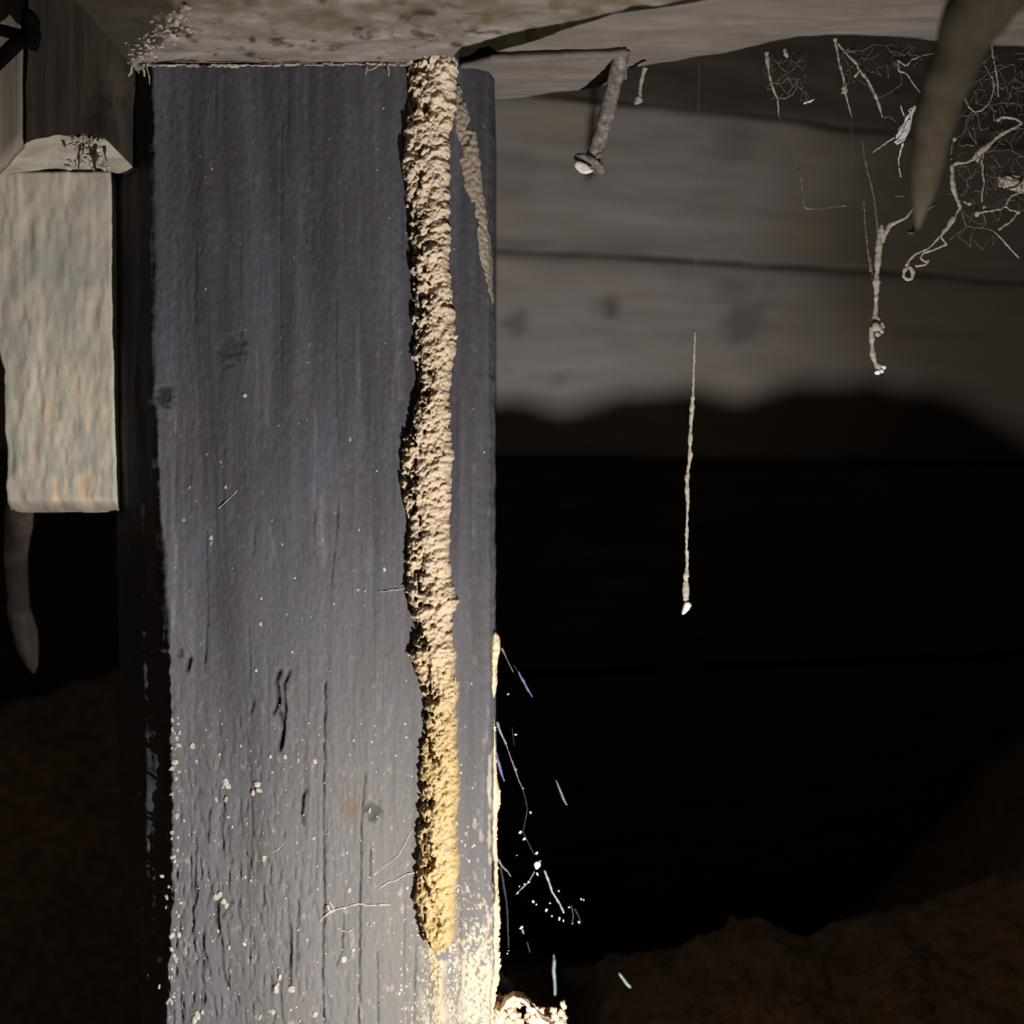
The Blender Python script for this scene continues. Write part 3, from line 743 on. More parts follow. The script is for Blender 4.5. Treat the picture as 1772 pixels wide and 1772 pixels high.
# ================================================================ TIMBERS OVERHEAD
def curve(pts, n):
    P = np.array(pts, float)
    L = np.concatenate([[0], np.cumsum(np.linalg.norm(np.diff(P, axis=0), axis=1))])
    s = np.linspace(0, L[-1], n)
    return np.stack([np.interp(s, L, P[:, c]) for c in range(P.shape[1])], 1)
def ruled_slab(front, back, h, thick, n=200, m=40, relief=0.0008, edge=0.0008, seed=0, attrs=None, tilt=None):
    A = curve(front, n); B = curve(back, n)
    v = np.linspace(0, 1, m)[:, None, None]
    Q = A[None]*(1-v) + B[None]*v
    Q = Q[..., :2].copy()
    Q[..., 1] += edge*fbm(Q[..., 0]*160, Q[..., 1]*40, 0, seed, 3)[...]*np.abs(2*v[..., 0]-1)**3
    H = h + relief*fbm(Q[..., 0]*45, Q[..., 1]*130, 0, seed+1, 4)
    if tilt is not None: H = H + tilt(Q[..., 0], Q[..., 1])
    bot = np.concatenate([Q, H[..., None]], -1).reshape(-1, 3)
    top = bot.copy(); top[:, 2] = h + thick
    N = len(bot)
    Fc = [tuple(q[::-1]) for q in grid_faces(m, n)] + [tuple(q) for q in grid_faces(m, n, N)]
    for i in range(n-1):
        Fc.append((i, i+1, N+i+1, N+i)); a = (m-1)*n+i; Fc.append((a+1, a, N+a, N+a+1))
    for j in range(m-1):
        a = j*n; Fc.append((a+n, a, N+a, N+a+n)); b = j*n+n-1; Fc.append((b, b+n, N+b+n, N+b))
    at_ = {}
    if attrs:
        px = bot[:, 0]/bot[:, 1]*F+886; py = 886-bot[:, 2]/bot[:, 1]*F
        for k_, f_ in attrs.items():
            w = f_(px, py, bot); at_[k_] = np.concatenate([w, w])
    return (np.concatenate([bot, top]), Fc), at_

# bearer resting on the post
frontA = [np.array([-0.1121, on_plane(372, -120, HU)[1], HU]), on_plane(900, -120, HU), on_plane(1560, -120, HU)]
backA = [np.array([-0.1121, 0.3945, HU]), np.array([-0.108, 0.43, HU]), np.array([-0.035, 0.43, HU]), on_plane(786, 96, HU), on_plane(800, 82, HU), on_plane(900, 58, HU), on_plane(1000, 40, HU), on_plane(1090, 12, HU), on_plane(1180, 2, HU), on_plane(1420, -90, HU)]
def a_stain(px, py, b):
    lim = 44 + 0.02*(px-500) + 22*fbm(px/60, py/25, 0, 401, 4)
    w = smooth(lim+14, lim-14, py)
    w = np.maximum(w, smooth(345, 300, px + (py-60)*1.6)*0.0)
    return np.clip(w*(0.55+0.45*fbm(px/30, py/12, 0, 402, 3)), 0, 1)
def a_spots(px, py, b):
    w = np.zeros_like(px)
    for x_, y_, rx_, ry_ in ((432,94,13,5),(435,68,7,6),(543,71,6,3),(325,60,9,5),(296,52,34,10),(265,70,24,9),(374,94,4,3),(733,22,22,7),(480,68,16,3),(620,50,14,4),(240,92,14,10),(215,105,12,10),(250,48,40,18), (560,4,10,5), (700,30,12,5),(790,78,12,6)):
        w = np.maximum(w, 1-smooth(0.5, 1.2, np.hypot((px-x_)/rx_, (py-y_)/ry_)+0.3*fbm(px/9, py/5, 0, 404, 2)))
    rag = px + (py-118)*0.80 - 222 + 26*fbm(px/16, py/7, 0, 406, 4)
    w = np.maximum(w, smooth(12, -10, rag))
    return w*0.92
vf, at_ = ruled_slab(frontA, backA, HU, 0.085, 300, 60, 0.0007, 0.0010, 400, {'stain': a_stain, 'stain_dim': a_spots})
bearer = thing('bearer_beam', (-0.04, 0.37, HU), 'pale dusty timber bearer lying across the top of the dark post', 'beam')
def shaded_sides(o):
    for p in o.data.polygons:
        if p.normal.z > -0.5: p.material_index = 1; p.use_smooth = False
shaded_sides(part('beam_body', vf, [M_BEARER, M_SIDE], bearer, True, at_))
cc, cr_ = [], []
for _ in range(230):
    x_ = random.uniform(196, 330); y_ = 118 - (x_-222)*0.9 + random.gauss(-2, 17)
    if y_ > 126 or y_ < 8 or x_ > 335: continue
    p = on_plane(x_, y_, HU)
    if p[0] < -0.1118: continue
    p[2] -= 0.0003; cc.append(p); cr_.append(random.uniform(0.00015, 0.0006))
part('splinter_crumbs', clump(cc, cr_, False, 0.45, (1.2, 0.8, 0.9)), M_PALE, bearer, False, kind='stuff')
fib = []
for x0, y0, x1, y1, r in ((207,118,196,144,2.2),(196,128,190,146,1.8),(253,120,259,146,1.5),(245,118,250,132,2.6),(228,118,222,132,2.5),(182,100,174,112,3.5),(660,114,634,122,1.3),(670,118,672,132,2),(634,120,632,130,1.6)):
    d = HU*F/(886-112)
    fib.append(strand([(x0, y0-6), ((x0+x1)/2+2, (y0+y1)/2), (x1, y1)], [r, r, r*0.5], d-0.003, 5, 4, 0.3))
part('splinters', join(*fib), M_PALE, bearer)
# rough lip of the bearer, bright where the torch catches it
cc, cr_ = [], []
for _ in range(150):
    x_ = random.uniform(245, 720); cc.append(at(x_, 113.5+random.gauss(0, 1.0) - 2*(x_>480), 0.3885)); cr_.append(random.uniform(0.0002, 0.0005))
part('edge_fuzz', clump(cc, cr_, False, 0.4, (2.4, 1, 0.6)), M_PALE, bearer, False, kind='stuff')

# dark stained block at the left, with a paler underside
dB0, dB1 = 0.372, 0.4085
zlow = 0.1043
def block_B():
    n, m = 60, 70
    xs = np.linspace(0, 1, n)
    parts = []
    prof = [(-0.1355, zlow), (-0.1128, zlow), (-0.1128, 0.215), (-0.1350, 0.215)]
    pr = []
    for a, b in zip(prof, prof[1:]+prof[:1]):
        for k in range(14): pr.append((a[0]+(b[0]-a[0])*k/14, a[1]+(b[1]-a[1])*k/14))
    pr = np.array(pr)
    pr[:, 0] += 0.0007*fbm(pr[:, 1]*200, pr[:, 0]*10, 0, 500, 3); pr[:, 1] += 0.0012*fbm(pr[:, 0]*190, pr[:, 1]*20, 0, 501, 3)
    K = len(pr); L = 14
    V = []
    for j in range(L):
        d = dB0 + (dB1-dB0)*j/(L-1)
        skew = -0.0225*j/(L-1)*np.clip((-pr[:, 0]-0.112)/0.024, 0, 1)
        shrink = 0.0
        V.append(np.stack([pr[:, 0]+skew+shrink, np.full(K, d), pr[:, 1]], -1))
    Fq = [tuple(q[::-1]) for q in grid_faces(L, K, 0, True)]
    # end caps (subdivided fan)
    V = np.concatenate(V)
    c0 = V[:K].mean(0); c1 = V[-K:].mean(0)
    V = np.vstack([V, c0, c1]); i0, i1 = len(V)-2, len(V)-1
    cap = [(i0, i, (i+1) % K) for i in range(K)] + [(i1, (L-1)*K+(i+1) % K, (L-1)*K+i) for i in range(K)]
    return V, Fq + cap
vb, fb = block_B()
B = thing('timber_block', (-0.12, 0.39, zlow), 'dark brown stained timber block at upper left, above the pale pier', 'timber block')
ob = part('block_body', (vb, fb), [M_DARKWOOD, M_PALE], B, False)
for p in ob.data.polygons:
    if p.normal.z < -0.6 and p.center.z + ORG[B.name][2] - ZC < zlow+0.004: p.material_index = 1
cc, cr_ = [], []
for _ in range(70):
    x_ = random.uniform(120, 192); y_ = random.uniform(225, 290)
    p = on_plane(x_, min(y_, 296), zlow); p[1] = np.clip(p[1], 0.3722, 0.408); p = np.array([p[0], p[1], zlow-0.0003]); cc.append(p); cr_.append(random.uniform(0.0003, 0.0010))
part('splinter_crumbs', clump(cc, cr_, False, 0.45), M_PALE, B, False, kind='stuff')
hang = []
for x_, y0, y1, r in ((148,238,268,2),(158,240,286,3),(166,244,296,3),(182,236,280,2),(110,240,254,2),(140,246,292,2)):
    hang.append(strand([(x_, y0), (x_+random.uniform(-4, 4), (y0+y1)/2), (x_+random.uniform(-5, 5), y1)], [r, r*1.2, r*0.4], 0.3765, 5, 4, 0.4))
part('hanging_splinters', join(*hang), M_DARKWOOD, B)

# pale pier at the left
def pier():
    n, m = 120, 70
    py = np.linspace(296, 884, n); 
    l = np.interp(py, [296, 640, 760, 884], [-60, -60, -60, -60]); l = np.where(py > 830, 6+8*smooth(880, 830, py)*0, l*0 + np.interp(py, [296, 500, 640, 700, 830, 884], [-60, -40, 2, 4, 6, 12]))
    r = np.interp(py, [296, 600, 884], [190, 193, 199]) + 0.8*fbm(py/14, py*0, 0, 520, 3)
    l = l + 1.5*fbm(py/20, py*0, 0, 521, 3)
    u_ = np.linspace(0, 1, m)
    PX = l[:, None]*(1-u_)+r[:, None]*u_; PY = np.repeat(py[:, None], m, 1)
    PY = PY + (3.0*fbm(PX/12, PY*0, 0, 522, 3))*smooth(850, 884, PY)
    D = 0.4095 + 0.004*(1-smooth(0, 0.03, u_))[None] + 0.004*smooth(862, 884, PY) - 0.0004*fbm(PX/16, PY/50, 0, 523, 3)
    Pf = np.stack([(PX-886)/F*0.4095, D, (886-PY)/F*0.4095], -1)
    st = np.clip(smooth(0.15, 0.5, fbm(PX/14, PY/60, 0, 525, 3)+0.5*np.exp(-((PX-92)/16)**2)-0.25)*smooth(600, 700, PY), 0, 1)*0.8
    st2 = np.clip(smooth(856, 884, PY+6*fbm(PX/14, PY/20, 0, 528, 3)), 0, 1)*0.75  # darker toward the pier's bottom edge
    V = Pf.reshape(-1, 3); back = V.copy(); back[:, 1] = 0.4095+0.055
    N = len(V)
    Fq = [tuple(q) for q in grid_faces(n, m)] + [tuple(q[::-1]) for q in grid_faces(n, m, N)]
    for i in range(m-1):
        Fq.append((i+1, i, N+i, N+i+1)); a = (n-1)*m+i; Fq.append((a, a+1, N+a+1, N+a))
    for j in range(n-1):
        a = j*m; Fq.append((a, a+m, N+a+m, N+a)); b = j*m+m-1; Fq.append((b+m, b, N+b, N+b+m))
    return (np.concatenate([V, back]), Fq), {'stain': np.concatenate([st.ravel()]*2), 'stain_dim': np.concatenate([st2.ravel()]*2)}
vf, at_ = pier()
vf[0][:, 0] = np.where(vf[0][:, 1] > 0.43, np.minimum(vf[0][:, 0], -0.1285), vf[0][:, 0])
PB = thing('timber_pier', (-0.15, 0.43, 0.0), 'pale weathered timber pier at the left, ending above the dark hollow', 'pier')
part('pier_body', vf, M_PALEBLOCK, PB, True, at_)
# thin lath in front of the pier's left edge
lath = []
LA = tab([(505,-30,10),(560,-30,12),(590,-30,14),(640,2,25),(700,6,28),(760,5,29),(800,8,14),(880,12,20)])
# torn splinter that hangs from the pier's broken foot
def stump_under():
    n, k = 70, 20
    py = np.linspace(868, 1165, n); cx = np.interp(py, [868, 960, 1050, 1100, 1165], [36, 27, 30, 42, 58]); rr = np.interp(py, [868, 960, 1040, 1090, 1120, 1150, 1165], [27, 20, 19, 22, 19, 11, 2])
    V = []
    for i in range(n):
        th = np.linspace(0, 2*math.pi, k, endpoint=False)
        w = 1+0.18*fbm(np.cos(th)*1.6+4, np.sin(th)*1.6+4, py[i]/60, 530, 3)
        d = 0.437
        V.append(np.stack([(cx[i]+rr[i]*np.cos(th)*w-886)/F*d, d+rr[i]/F*d*np.sin(th)*w*0.6, np.full(k, (886-py[i])/F*d)], -1))
    return np.concatenate(V), [tuple(q) for q in grid_faces(n, k, 0, True)] + [tuple(range(k))[::-1], tuple(range((n-1)*k, n*k))]
part('broken_splinter', stump_under(), M_DARKWOOD, PB, label='dark torn splinter hanging under the pier')
# streaked plank behind, top left
def back_plank():
    (v, f) = box(0, 1, 0, 1, 0, 1)
    n, m = 50, 30
    X_, T_ = np.meshgrid(np.linspace(-0.185, -0.1372, m), np.linspace(0, 1, n))
    zb = 0.1038 - 0.0095*np.clip((-0.1372-X_)/0.0085, 0, 1.6) + 0.0012*fbm(X_*500, X_*0, 0, 541, 3)
    Z_ = zb + (0.299-zb)*T_
    Yd = 0.3735 - 0.0006*fbm(X_*300, Z_*20, 0, 540, 3)
    Vf_ = np.stack([X_, Yd, Z_], -1).reshape(-1, 3); Bk = Vf_.copy(); Bk[:, 1] = 0.3765; Bk[:, 0] = Bk[:, 0]*1.0; N = len(Vf_)
    Fq = [tuple(q) for q in grid_faces(n, m)] + [tuple(q[::-1]) for q in grid_faces(n, m, N)]
    for i in range(m-1):
        Fq.append((i+1, i, N+i, N+i+1)); a = (n-1)*m+i; Fq.append((a, a+1, N+a+1, N+a))
    for j in range(n-1):
        a = j*m; Fq.append((a, a+m, N+a+m, N+a)); b = j*m+m-1; Fq.append((b+m, b, N+b, N+b+m))
    return Vf_ if False else (np.concatenate([Vf_, Bk]), Fq)
o = mesh_obj('upright_plank', back_plank(), M_FARPIER)
tag(o, 'pale brown streaked upright plank behind the black cable at top left', 'plank')

# black cable that forks over a clip
CB = thing('cable', at(45, 60, 0.366), 'black forked cable bent over a clip at the top left edge', 'cable')
part('branch', tube([at(x_, y_, d_) for x_, y_, d_ in ((-60,44,.366),(-20,48,.366),(10,54,.366),(30,60,.366),(50,62,.366))], [0.0017]*5, 10), M_CABLE, CB)
part('branch', tube([at(x_, y_, d_) for x_, y_, d_ in ((-60,160,.364),(-20,122,.364),(8,95,.365),(32,72,.366),(52,56,.366))], [0.0021]*5, 10), M_CABLE, CB)
part('clip', lump_mesh(tab([(18,46,62),(30,38,66),(50,38,68),(62,36,68),(76,42,66),(88,52,62)]), 20, 14, 550, 0.3655, 0.0035), M_CABLE, CB)

# grey joist running to the right
frontC = [on_plane(795, 113, HU), on_plane(850, 98, HU), on_plane(910, 84, HU), on_plane(1000, 52, HU), on_plane(1070, 34, HU), on_plane(1180, 16, HU), on_plane(1330, -10, HU), on_plane(1800, -130, HU), on_plane(2100, -130, HU)]
backC = [on_plane(795, 134, HU), on_plane(850, 166, HU), on_plane(905, 160, HU), on_plane(1000, 146, HU), on_plane(1090, 127, HU), on_plane(1200, 107, HU), on_plane(1300, 87, HU), on_plane(1380, 71, HU), on_plane(1450, 66, HU), on_plane(1560, 73, HU), on_plane(1680, 86, HU), on_plane(1780, 92, HU), on_plane(2100, 96, HU)]
vf, _ = ruled_slab(frontC, backC, HU+0.0012, 0.07, 300, 34, 0.0005, 0.0005, 420)
J = mesh_obj('joist', vf, [M_JOIST, M_SIDE]); shaded_sides(J)
tag(J, 'grey-brown timber joist with a wavy lower edge running to the upper right', 'beam')
# thin split packer below it
frontP = [on_plane(797, 111, HU), on_plane(850, 96, HU), on_plane(960, 92, HU), on_plane(1084, 88, HU)]
backP = [on_plane(797, 136, HU), on_plane(850, 168, HU), on_plane(905, 163, HU), on_plane(960, 152, HU), on_plane(1000, 150, HU), on_plane(1046, 141, HU), on_plane(1085, 130, HU)]
vf, _ = ruled_slab(frontP, backP, HU-0.0014, 0.0021, 160, 24, 0.0003, 0.0005, 430)
o = mesh_obj('packer', vf, M_JOIST)
tag(o, 'thin split packer board under the joist, ending at the bent nail', 'packer')

# bent rusty nail
NL = thing('nail', at(1075, 95, 0.3805), 'bent rusty nail hanging from the joist, head downwards', 'nail')
shank = [(1078,84,.3815),(1071,112,.384),(1062,150,.3875),(1052,190,.391),(1043,222,.394),(1035,248,.3963),(1028,268,.398),(1022,282,.3992)]
S_ = resample(np.array([at(*q) for q in shank]), 0.0006)
rad = 0.00225*(1+0.07*fbm(np.arange(len(S_))/3, 0*np.arange(len(S_)), 0, 600, 3))
part('shank', tube(S_, rad, 16, 0.04), M_NAIL, NL)
axis = S_[-1]-S_[-6]; axis /= np.linalg.norm(axis)
axis = axis + np.array([-0.05, -0.55, 0.0]); axis /= np.linalg.norm(axis)
hc = at(1020, 283, 0.3995)
hp = [hc-axis*0.0016, hc-axis*0.0010, hc-axis*0.0002, hc+axis*0.0006, hc+axis*0.0009]
part('head', tube(hp, [0.0025, 0.0041, 0.0050, 0.0050, 0.0042], 26, 0.05), M_NAIL, NL)
part('lint', lump_mesh(tab([(279,996,1004),(284,992,1016),(290,994,1022),(296,1000,1028),(301,1004,1022)]), 16, 14, 610, 0.3965, 0.0010), M_WEBWHITE, NL)
cc = [at(x_, y_, 0.3955) for x_, y_ in ((1016,274),(1034,271),(1038,268),(1030,278),(1012,270))]
part('dirt_crumbs', clump(cc, [0.0008, 0.0007, 0.0006, 0.0007, 0.0006], False, 0.4), M_CLOD, NL, False, kind='stuff')

# small dusty drip strand right of the nail
o = thing('dust_strand', at(1115, 122, 0.389), 'short dusty strand hanging just right of the nail', 'cobweb')
part('strand', strand([(1116,118),(1112,132),(1108,150),(1106,168)], [5, 3.5, 3.2, 3.5], .389, 7, 2, 0.35), M_WEB, o)
part('tip', lump_mesh(tab([(166,1102,1107),(172,1098,1112),(177,1097,1111),(181,1098,1104)]), 12, 10, 620, .389, 0.0009), M_WEB, o)

# ================================================================ COBWEBS
# long thread in the middle
o = thing('web_thread', at(1209, 108, .3886), 'long dusty web thread hanging alone before the black hollow', 'cobweb')
part('upper_thread', strand([(1210,106),(1209,170),(1207,300),(1205,430),(1203,580)], [0.45, 0.45, 0.45, 0.45, 0.7], [.3886,.389,.39,.391,.392], 5, 6, 0.3), M_WEBFINE, o)
part('lower_thread', strand([(1203,575),(1202,600),(1200,660),(1198,700),(1195,740),(1194,790),(1190,815),(1189,832),(1190,870),(1188,940),(1189,980),(1187,1000),(1187,1040)], [1.6,1.7,2.2,4.2,3.2,3.6,2.6,4.2,2.8,2.6,3.0,5.0,5.2], .392, 8, 2.0, 0.30), M_WEB, o)
part('bead', lump_mesh(tab([(1040,1184,1195),(1048,1182,1196),(1056,1180,1192),(1064,1179,1184)]), 14, 12, 630, .3915, 0.0011), M_WEBWHITE, o)

Z4 = lambda pts: [(1300+x*0.26637, y*0.26637) for x, y in pts]
ZA = lambda pts: [(1560+x*0.11964, 60+y*0.11964) for x, y in pts]
ZB = lambda pts: [(1560+x*0.11964, 250+y*0.11964) for x, y in pts]
Z7 = lambda pts: [(1400+x*0.20993, 400+y*0.20993) for x, y in pts]

# hanging twin strand with a knot and a hook
o = thing('hanging_cobweb', at(1520, 300, .40), 'long twin cobweb strand with a bright knot and hooked tip, right of centre', 'cobweb')
main = Z7([(600,-60),(580,60),(572,200),(560,330),(556,450),(552,600),(546,680),(555,740)])
part('strand', strand([(1580,362),(1566,378),(1555,382),(1541,388),(1532,404),(1526,420)] + main, [2,2.5,3,3.5,3.5,4,4.5,4.5,5,6,5,4,6.5,8], .40, 7, 2.2, 0.35), M_WEB, o)
part('strand', strand(Z4([(720,900),(740,1040),(765,1150),(795,1260),(815,1420),(828,1600),(832,1700)]), [1,1.6,1.6,2.2,1.8,2.2,2.5], .40, 6, 2.5, 0.4), M_WEBFINE, o)
part('strand', strand(Z4([(730,1300),(742,1480),(760,1640),(775,1772)]) + Z7([(500,200),(520,330),(530,430),(545,520)]), 1.6, .402, 6, 2.5, 0.4), M_WEBFINE, o)
part('strand', strand([(1580,362),(1596,352),(1618,340)], [2,1.5,1], .40, 6, 2.5, 0.3), M_WEBFINE, o)
part('knot', clump([at(1516, 566, .399), at(1523, 571, .399), at(1526, 562, .3992), at(1519, 578, .3988)], [.0013, .0012, .0010, .0009], True, 0.4), M_WEB, o)
part('hook', strand([(1509,566),(1508,582),(1509,600),(1510,614),(1514,624),(1520,634),(1526,640)], [4.5,4.2,4.5,4.5,5.0,6.0,6.0], .399, 8, 2, 0.3), M_WEB, o)
part('hook_tip', clump([at(1524, 642, .3985), at(1528, 636, .3985), at(1519, 644, .3985)], [0.0010, 0.0009, 0.0008], True, 0.3), M_WEBWHITE, o)
part('branch', strand(Z4([(1200,1320),(1150,1360),(1090,1400),(1065,1450),(1045,1510),(1010,1500)]), [1.2,2,2,2.5,3,2], .405, 6, 2.5, 0.3), M_WEBFINE, o)

# bright lint wisp
fib = []
core = np.array(Z4([(1062,690),(1040,722),(1026,765),(1008,812),(985,850),(962,888),(938,925)]))
for k in range(16):
    wdt = np.array([0.3, 1.2, 2.5, 3.6, 4.6, 4.2, 1.8])
    off = random.uniform(-1.6, 1.6)
    pl = core + np.column_stack([off*wdt + np.random.default_rng(k).normal(0, 1.1, 7), 0.5*off*wdt + np.random.default_rng(k+50).normal(0, 1.6, 7)])
    a_ = random.choice([0, 0, 1, 2]); b_ = random.choice([7, 7, 6])
    fib.append(strand([tuple(q) for q in pl[a_:b_]], random.uniform(1.2, 2.4), .395+random.uniform(-.0008, .0008), 5, 3, 0.4))
fib += [strand(Z4(pl), r, .396, 5, 2, 0.3) for pl, r in (([(970,685),(985,730),(1005,790)], [1, 1.5, 2]), ([(930,890),(860,940),(790,990)], [1.4, 1, .8]), ([(985,930),(965,1000),(955,1040),(970,1150)], [2, 1.6, 1.2, .8]))]
o = mesh_obj('lint_wisp', join(*fib), M_WEBWHITE)
tag(o, 'bright white lint wisp caught in the web beside the brown root', 'cobweb')

# torn web hanging under the joist
o = thing('torn_cobweb', at(1450, 75, .385), 'torn dusty cobweb hanging under the wavy edge of the joist', 'cobweb')
for pts, r, mt_ in (
    ([(100,340),(105,400),(112,450),(130,540),(150,600),(172,650),(180,760)], [7,6,3,3.5,3,3,1.5], M_WEB),
    ([(215,320),(228,355),(235,375)], [5,5,3], M_WEB), ([(170,630),(220,640),(270,610),(300,560),(290,500)], 2.2, M_WEBFINE), ([(130,540),(200,540),(240,500),(270,560),(240,600)], 2.0, M_WEBFINE),
    ([(340,672),(375,660),(410,642)], [2.5,4,2], M_WEBWHITE), ([(300,560),(340,600),(370,660)], 1.0, M_WEBFINE),
    ([(545,250),(560,340),(575,420),(600,500),(600,570),(622,640),(655,760)], [6,3,4,3,6,3,1.2], M_WEB), ([(590,580),(615,540),(620,600),(585,600)], 2.5, M_WEB),
    ([(560,280),(620,350),(690,420),(700,460),(670,500)], [3,2,4,4,4], M_WEB), ([(690,440),(740,500),(780,560),(820,650),(840,720),(850,760)], [3,4,3.5,5,3,2], M_WEB), ([(700,520),(760,560),(800,620)], 1.4, M_WEBFINE),
    ([(830,635),(900,600),(970,555)], [1.5,2,1.5], M_WEBFINE), ([(1220,335),(1120,360),(1040,390),(1005,430),(950,390)], [1,1.5,2.5,3,3], M_WEB), ([(950,400),(960,460),(1010,480),(1050,540),(1100,600)], [3,3,2.5,2,1], M_WEB), ([(970,555),(980,510),(960,460)], 1.6, M_WEBFINE),
    ([(640,330),(720,330),(800,290)], 1.3, M_WEBFINE), ([(800,300),(760,360),(730,400)], 1.0, M_WEBFINE), ([(900,330),(950,340),(1000,360),(1060,290)], 1.5, M_WEBFINE), ([(850,760),(900,760),(940,790)], 1.4, M_WEBFINE),
    ([(310,1090),(330,1180),(335,1260),(350,1350)], [2,3.5,1.5,4], M_WEBFINE), ([(350,1350),(440,1362),(530,1345),(610,1335)], [3,1,1,3], M_WEBFINE), ([(180,760),(250,900),(310,1090)], 0.4, M_WEBFINE), ([(610,1335),(650,1100),(655,760)], 0.4, M_WEBFINE),
    ([(935,1270),(970,1275),(995,1270)], [2,3,2], M_WEBFINE)):
    part('strand', strand(Z4(pts), [q*0.62 for q in r] if isinstance(r, list) else r*0.62, .388, 6, 2.4, 0.4), mt_, o)

# net web at the right edge
o = thing('net_cobweb', at(1700, 250, .39), 'net-like dusty cobweb with a thick pale cord at the right edge', 'cobweb')
cord = ZA([(1380,1245),(1440,1200),(1530,1190),(1650,1220),(1745,1270),(1680,1320),(1560,1380),(1440,1440),(1330,1530),(1200,1640),(1080,1740)]) + ZB([(1090,140),(1030,220),(940,260),(800,270),(730,310),(735,400),(740,520),(750,640),(800,780),(855,910),(800,990),(740,1080),(690,1170),(560,1320)])
part('cord', strand(cord, [2.5,3,3.5,2.5,2.5,3,3.5,3.5,3.5,4.5,5.0,4,3.5,3,3,3.5,3.5,4,3.5,3,2.8,2.6,4,4,3], .390, 8, 2.0, 0.3), M_WEB, o)
part('curl', strand(ZB([(560,1320),(470,1420),(380,1510),(300,1540),(200,1590),(110,1680),(70,1760)]) + Z7([(800,270),(810,300),(840,300),(855,340),(845,390),(810,400),(780,370),(785,320),(815,300)]), [2.2,2,2,2.2,2,2.4,2.6,2.6,3,3.5,3.5,3.5,3.5,3.5,3,3], .390, 7, 2.0, 0.3), M_WEB, o)
part('curl', strand(ZB([(650,1440),(540,1490),(420,1540),(330,1560),(270,1640),(330,1690),(400,1680),(330,1740),(200,1760),(90,1770)]), [2.4,2.2,2,1.6,1.6,1.6,2,2,2,2], .391, 7, 2.0, 0.3), M_WEB, o)
part('strand', strand(ZB([(560,1320),(600,1380),(650,1440)]), 1.6, .390, 6, 2, 0.3), M_WEB, o)
for pts, r in (
    (ZB([(1180,80),(1190,130),(1160,260),(1180,320),(1175,420),(1195,540),(1185,640),(1165,690),(1165,830)]), 1.5), (ZB([(1150,150),(1120,200),(1080,240)]), 2.5),
    (ZB([(1130,370),(1040,440),(950,500),(960,640),(920,710),(840,740)]), 1.1), (ZB([(880,820),(960,860),(1030,850)]), 1.3),
    (ZB([(1100,1010),(1200,970),(1330,950),(1440,940),(1500,890),(1540,800),(1600,740),(1700,700),(1772,690)]), 1.7), (ZB([(1500,890),(1560,950),(1680,970),(1640,1050),(1540,1140),(1400,1230)]), 1.7),
    (ZB([(1350,1270),(1440,1350),(1540,1470),(1700,1640)]), 1.3), (ZB([(860,930),(890,1040),(930,1180),(1040,1200),(1160,1210),(1220,1140),(1190,990)]), 1.1), (ZB([(930,1190),(820,1280),(700,1370)]), 0.9), (ZB([(1160,1210),(1280,1230),(1350,1270)]), 0.9), (ZB([(720,210),(770,250)]), 1.6)):
    part('strand', strand(pts, r, .391, 6, 2.2, 0.35), M_WEB if r > 1.2 else M_WEBFINE, o)
for pts, r in (
    (ZA([(1270,0),(1310,80),(1310,200),(1330,330),(1355,460),(1380,600),(1395,740),(1400,900)]), 1.5), (ZA([(1330,240),(1260,340),(1180,400),(1090,480),(1050,600)]), 1.3), (ZA([(1500,470),(1380,510),(1240,570),(1100,660),(940,770)]), 1.0), (ZA([(1020,570),(930,580),(870,600)]), 2.6),
    (ZA([(920,860),(930,940),(980,1060),(1060,1120),(1150,1100),(1240,1020),(1300,920),(1340,780),(1340,700),(1300,600)]), 1.5), (ZA([(1010,1120),(950,1210),(920,1380),(880,1450)]), 1.4), (ZA([(1110,1130),(1110,1260),(1140,1380),(1260,1360)]), 1.0), (ZA([(1290,1040),(1330,1100),(1410,1130)]), 1.4), (ZA([(1340,1100),(1340,1240),(1360,1250)]), 1.3), (ZA([(1430,960),(1500,970),(1530,1020),(1520,1120),(1480,1140)]), 1.2),
    (ZA([(1400,740),(1460,790),(1510,730)]), 1.2), (ZA([(1640,450),(1640,600),(1600,760),(1660,780),(1772,760)]), 1.1), (ZA([(1380,700),(1340,740)]), 1.2), (ZA([(1480,1360),(1450,1300),(1420,1270)]), 1.2), (ZA([(1690,350),(1772,350)]), 1.3), (ZA([(880,1620),(950,1590),(1040,1610)]), 1.2), (ZA([(1740,640),(1760,520)]), .9), (ZA([(1530,1020),(1640,1000),(1740,1040),(1740,1180)]), .8), (ZA([(1600,760),(1560,880),(1530,1020)]), .8), (ZA([(1355,460),(1420,430),(1500,470),(1600,420),(1640,450)]), .9), (ZA([(1190,430),(1250,520),(1290,600)]), 1.0), (ZA([(880,1450),(780,1500),(740,1560),(720,1700)]), 1.2), (ZB([(720,0),(715,120),(750,230)]), 1.2), (ZA([(920,860),(880,780),(870,640)]), .9)):
    part('strand', strand(pts, r, .392, 6, 2.2, 0.4), M_WEB if r > 1.45 else M_WEBFINE, o)
